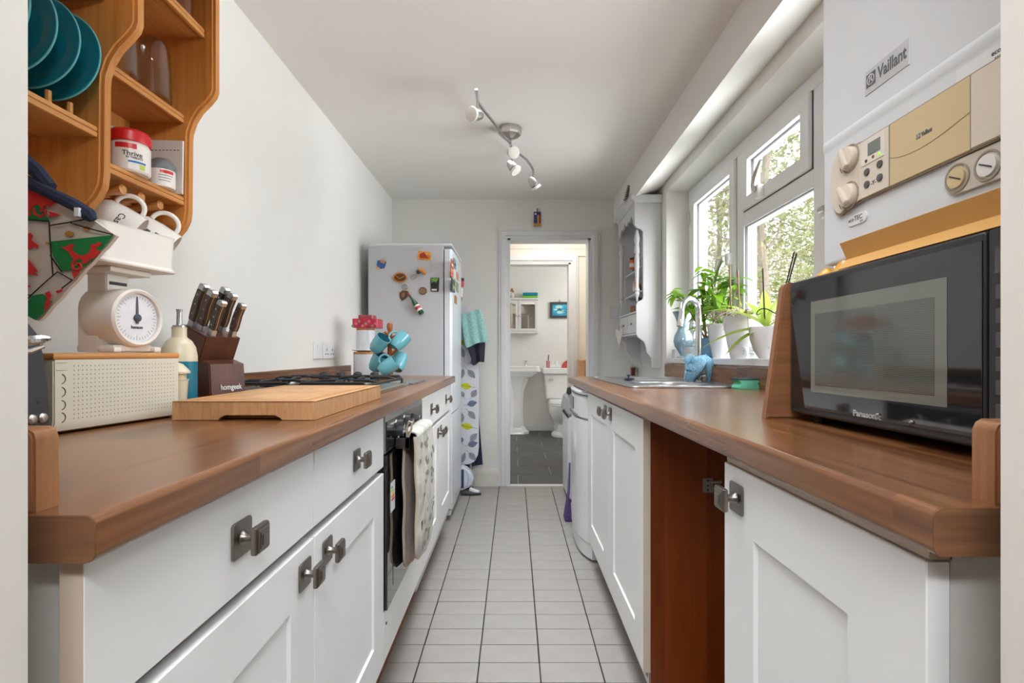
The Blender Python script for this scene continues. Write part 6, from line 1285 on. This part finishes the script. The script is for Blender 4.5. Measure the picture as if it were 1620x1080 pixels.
b = B(); sec = [(.155, .115, 0), (.155, .11, .03), (.125, .10, .05), (.085, .085, .10), (.075, .08, .35), (.085, .085, .55), (.13, .11, .66), (.16, .13, .74)]
rs = [ring(b, [(BXC+px*sx, 6.64+py*sy) for px, py in ((-1, -.5), (-.55, -1), (.55, -1), (1, -.5), (1, 1), (-1, 1))], z) for sx, sy, z in sec]
for a, c_ in zip(rs, rs[1:]):
    for i in range(6): b.faces.new((a[i], a[(i+1) % 6], c_[(i+1) % 6], c_[i]))
b.faces.new(rs[0]); b.faces.new(rs[-1]); bmesh.ops.recalc_face_normals(b, faces=b.faces); obj('pedestal', b, CERAM, wb_, sharp=25)
for dx in (-.14, .115):
    b = B(); p = (BXC+dx, 6.75, .872); lathe(b, [(.02, 0), (.016, .01), (.012, .04), (.014, .055), (0, .06)], 12, Matrix.Translation(p)); tube(b, [(p[0], p[1], p[2]+.03), (p[0], p[1]-.05, p[2]+.04), (p[0], p[1]-.08, p[2]+.02)], .009, 8); box(b, p[0]-.03, p[0]+.03, p[1]-.006, p[1]+.006, p[2]+.058, p[2]+.07, .003); obj('tap', b, CHROME, wb_)
# toilet
TX = .615
wc = thing('toilet', 'white close coupled toilet beside the wash basin', 'toilet', (TX, 6.5, 0))
b = B(); prism(b, [(TX-.20, .44), (TX+.20, .44), (TX+.225, .77), (TX-.225, .77)], 'y', 6.62, 6.83, .015, 3); obj('cistern', b, CERAM, wc)
b = B(); box(b, TX-.245, TX+.245, 6.59, 6.835, .77, .845, .012, 3); obj('cistern_lid', b, CERAM, wc)
def ell(cx, cy, a, bb, n=24): return [(cx+a*math.cos(2*PI*k/n), cy+bb*math.sin(2*PI*k/n)) for k in range(n)]
def loft(bm, secs):
    rs = [ring(bm, p, z) for p, z in secs]
    for a, c_ in zip(rs, rs[1:]):
        for i in range(len(a)): bm.faces.new((a[i], a[(i+1) % len(a)], c_[(i+1) % len(a)], c_[i]))
    bm.faces.new(rs[0]); bm.faces.new(rs[-1]); bmesh.ops.recalc_face_normals(bm, faces=bm.faces)
b = B(); loft(b, [(ell(TX, 6.45, .15, .19), 0), (ell(TX, 6.45, .15, .19), .03), (ell(TX, 6.46, .115, .17), .06), (ell(TX, 6.46, .11, .17), .16), (ell(TX, 6.43, .15, .21), .22), (ell(TX, 6.41, .185, .25), .31), (ell(TX, 6.40, .19, .26), .39)]); obj('pan', b, CERAM, wc, sharp=45)
b = B(); loft(b, [(ell(TX, 6.41, .19, .255), .392), (ell(TX, 6.41, .195, .26), .40), (ell(TX, 6.41, .19, .255), .412)]); st_ = obj('seat', b, CERAM, wc)
b = B(); loft(b, [(ell(TX, 6.42, .193, .26), .415), (ell(TX, 6.42, .195, .262), .425), (ell(TX, 6.42, .18, .245), .445)]); obj('seat_lid', b, CERAM, wc)
b = B(); tube(b, [(TX-.16, 6.615, .70), (TX-.16, 6.6, .70), (TX-.11, 6.595, .695)], .01, 8); obj('flush_lever', b, CHROME, wc)
# things on the cistern
q6 = lambda px, py, D=6.7: (XP(px, D), D, ZP(py, D))
t = thing('tumbler', 'pink toothbrush tumbler on the left end of the cistern', 'tumbler', (XP(867, 6.7), 6.7, .846)); M = Matrix.Translation((XP(867, 6.7), 6.7, .8455))
b = B(); lathe(b, [(.024, 0), (.028, .09), (.025, .09)], 16, M); obj('cup', b, pm('tumbler_pink', (206, 140, 140), .4, var=.3, vs=60), t)
for dx, hh, cl in ((.008, .17, (40, 40, 48)), (-.01, .14, (220, 220, 220))): b = B(); tube(b, [M@Vector((0, 0, .05)), M@Vector((dx, 0, hh))], .006, 6); obj('toothbrush', b, pm('brush_%d' % cl[0], cl, .4), t)
b = B(); box(b, XP(866, 6.7)+.03, XP(886, 6.7), 6.66, 6.76, .8455, .885, .006); solo('tissue_box', b, WHITEPL, 'white box in the middle of the toilet cistern', 'box')
b = B(); lathe(b, [(.02, 0), (.022, .05), (.008, .06), (.008, .08), (0, .08)], 14, Matrix.Translation((XP(880, 6.68), 6.68, .885))); solo('soap_bottle', b, WHITEPL, 'small white bottle on the box upon the cistern', 'bottle')
t = thing('round_basket', 'red round basket with dark stripes at the right end of the cistern', 'basket', (XP(902, 6.72), 6.72, .846)); M = AX((XP(903, 6.72), 6.74, .8455), (0, -1, 0))
b = B(); prism(b, [(XP(903, 6.72)+.12*math.cos(a), .8455+.105*math.sin(a)) for a in [k*PI/16 for k in range(17)]], 'y', 6.70, 6.76, .006); obj('body', b, pm('basket_red', (206, 84, 74), .7, var=.1), t)
for a in (.9, 1.3, 1.7, 2.1): b = B(); tube(b, [(XP(903, 6.72)+.02*math.cos(a), 6.696, .85+.02*math.sin(a)), (XP(903, 6.72)+.11*math.cos(a), 6.696, .85+.095*math.sin(a))], .007, 5); obj('stripe', b, INK, t)
# mirror cabinet
bc = thing('bathroom_cabinet', 'white mirrored bathroom cabinet on the wall above the basin', 'cabinet', (.1, 6.78, ZP(526, 6.75)))
BD = 6.70; bx0, bx1 = -.17, XP(851.5, BD); zb0, zb1 = ZP(524, BD), ZP(474, BD)
b = B(); box(b, bx0+.01, bx1-.01, BD+.018, BY, zb0, zb1); obj('body', b, GLOSSW, bc)
b = B(); box(b, bx0-.01, bx1+.008, BD-.012, BY, zb1, zb1+.025, .006); box(b, bx0-.01, bx1+.008, BD-.012, BY, zb0-.025, zb0, .006); obj('moulding', b, GLOSSW, bc)
MIR = pm('mirror', (200, 196, 188), .02, 1, var=0)
xm_ = XP(820, BD)
for a, c_ in ((bx0+.008, xm_-.002), (xm_+.002, bx1-.008)):
    b = B(); f = .034; box(b, a, a+f, BD, BD+.018, zb0+.004, zb1-.004, .003); box(b, c_-f, c_, BD, BD+.018, zb0+.004, zb1-.004, .003); box(b, a+f, c_-f, BD, BD+.018, zb1-.004-f, zb1-.004, .003); box(b, a+f, c_-f, BD, BD+.018, zb0+.004, zb0+.004+f, .003); d = obj('door', b, GLOSSW, bc)
    b = B(); box(b, a+f-.002, c_-f+.002, BD+.006, BD+.010, zb0+.004+f, zb1-.004-f); obj('mirror', b, MIR, d)
    kx = c_-.017 if a < 0 else a+.017; b = B(); lathe(b, [(.006, 0), (.011, .012), (0, .018)], 12, AX((kx, BD, (zb0+zb1)/2), (0, -1, 0))); obj('knob', b, CHROME, d)
TZ = zb1+.0255
b = B(); box(b, XP(826, BD), XP(851, BD), BD+.01, BD+.12, TZ, TZ+.032, .014, 3); solo('soap_box', b, pm('green_box', (120, 196, 56), .4), 'lime green box lying under the blue one on the bathroom cabinet', 'box')
b = B(); box(b, XP(827, BD), XP(851.5, BD), BD+.01, BD+.12, TZ+.0325, TZ+.073, .016, 3); solo('soap_box', b, pm('blue_box', (30, 140, 176), .4), 'blue box stacked on the lime green one on the bathroom cabinet', 'box')
t = thing('bud_vase', 'little glass vase of dried flowers on the bathroom cabinet', 'vase', (XP(810, BD), BD+.05, TZ)); M = Matrix.Translation((XP(810, BD), BD+.05, TZ+.001))
b = B(); lathe(b, [(.02, 0), (.03, .02), (.025, .05), (.012, .06), (.014, .07)], 16, M); obj('body', b, pm('vase_pale', (216, 210, 200), .3), t)
b = B(); [ball(b, M@Vector((dx, 0, z)), .016, n=8) for dx, z in ((-.01, .1), (.012, .09), (.0, .115))]; obj('flowers', b, pm('dried_flower', (176, 130, 96), .9, var=.3), t)
# framed picture
fp_ = thing('picture_frame', 'dark framed picture of a blue sea on the bathroom wall', 'picture', (XP(886, 6.8), 6.82, ZP(503, 6.82)))
PD = 6.82; x0, x1, z0, z1 = XP(870, PD), XP(901.5, PD), ZP(503, PD), ZP(477.5, PD); f = .034
b = B(); box(b, x0, x1, PD-.006, PD+.012, z1-f, z1, .003); box(b, x0, x1, PD-.006, PD+.012, z0, z0+f, .003); box(b, x0, x0+f, PD-.006, PD+.012, z0+f, z1-f, .003); box(b, x1-f, x1, PD-.006, PD+.012, z0+f, z1-f, .003); obj('frame', b, pm('frame_slate', (66, 70, 76), .5), fp_)
b = B(); box(b, x0+f-.002, x1-f+.002, PD+.002, PD+.006, z0+f-.002, z1-f+.002); pr2 = obj('print', b, pm('sea_blue', (58, 168, 212), .3, var=.45, vs=14), fp_)
for k, (u, v, r) in enumerate(((.45, .78, .035), (.5, .3, .03), (.75, .4, .022), (.2, .55, .02))): b = B(); prism(b, [(x0+f+(x1-x0-2*f)*u+r*1.4*math.cos(a), z0+f+(z1-z0-2*f)*v+r*.7*math.sin(a)) for a in [j*PI/5 for j in range(10)]], 'y', PD+.001, PD+.0025); obj('painted_foam', b, pm('foam_pale', (186, 228, 226), .4), pr2)
b = B(); tube(b, [(x0+.1, PD+.0005, z0+.12), (x0+.13, PD+.0005, z0+.125), (x0+.15, PD+.0005, z0+.10)], [.004, .008, .003], 6); tube(b, [(x0+.17, PD+.0005, z0+.09), (x0+.2, PD+.0005, z0+.095), (x0+.22, PD+.0005, z0+.08)], [.003, .007, .003], 6); obj('painted_fish', b, pm('fish_navy', (24, 60, 120), .4), pr2)
b = B(); tube(b, [((x0+x1)/2, BY-.004, z1), ((x0+x1)/2, BY-.004, z1+.03)], .006, 6); obj('hook', b, NICKEL, fp_)
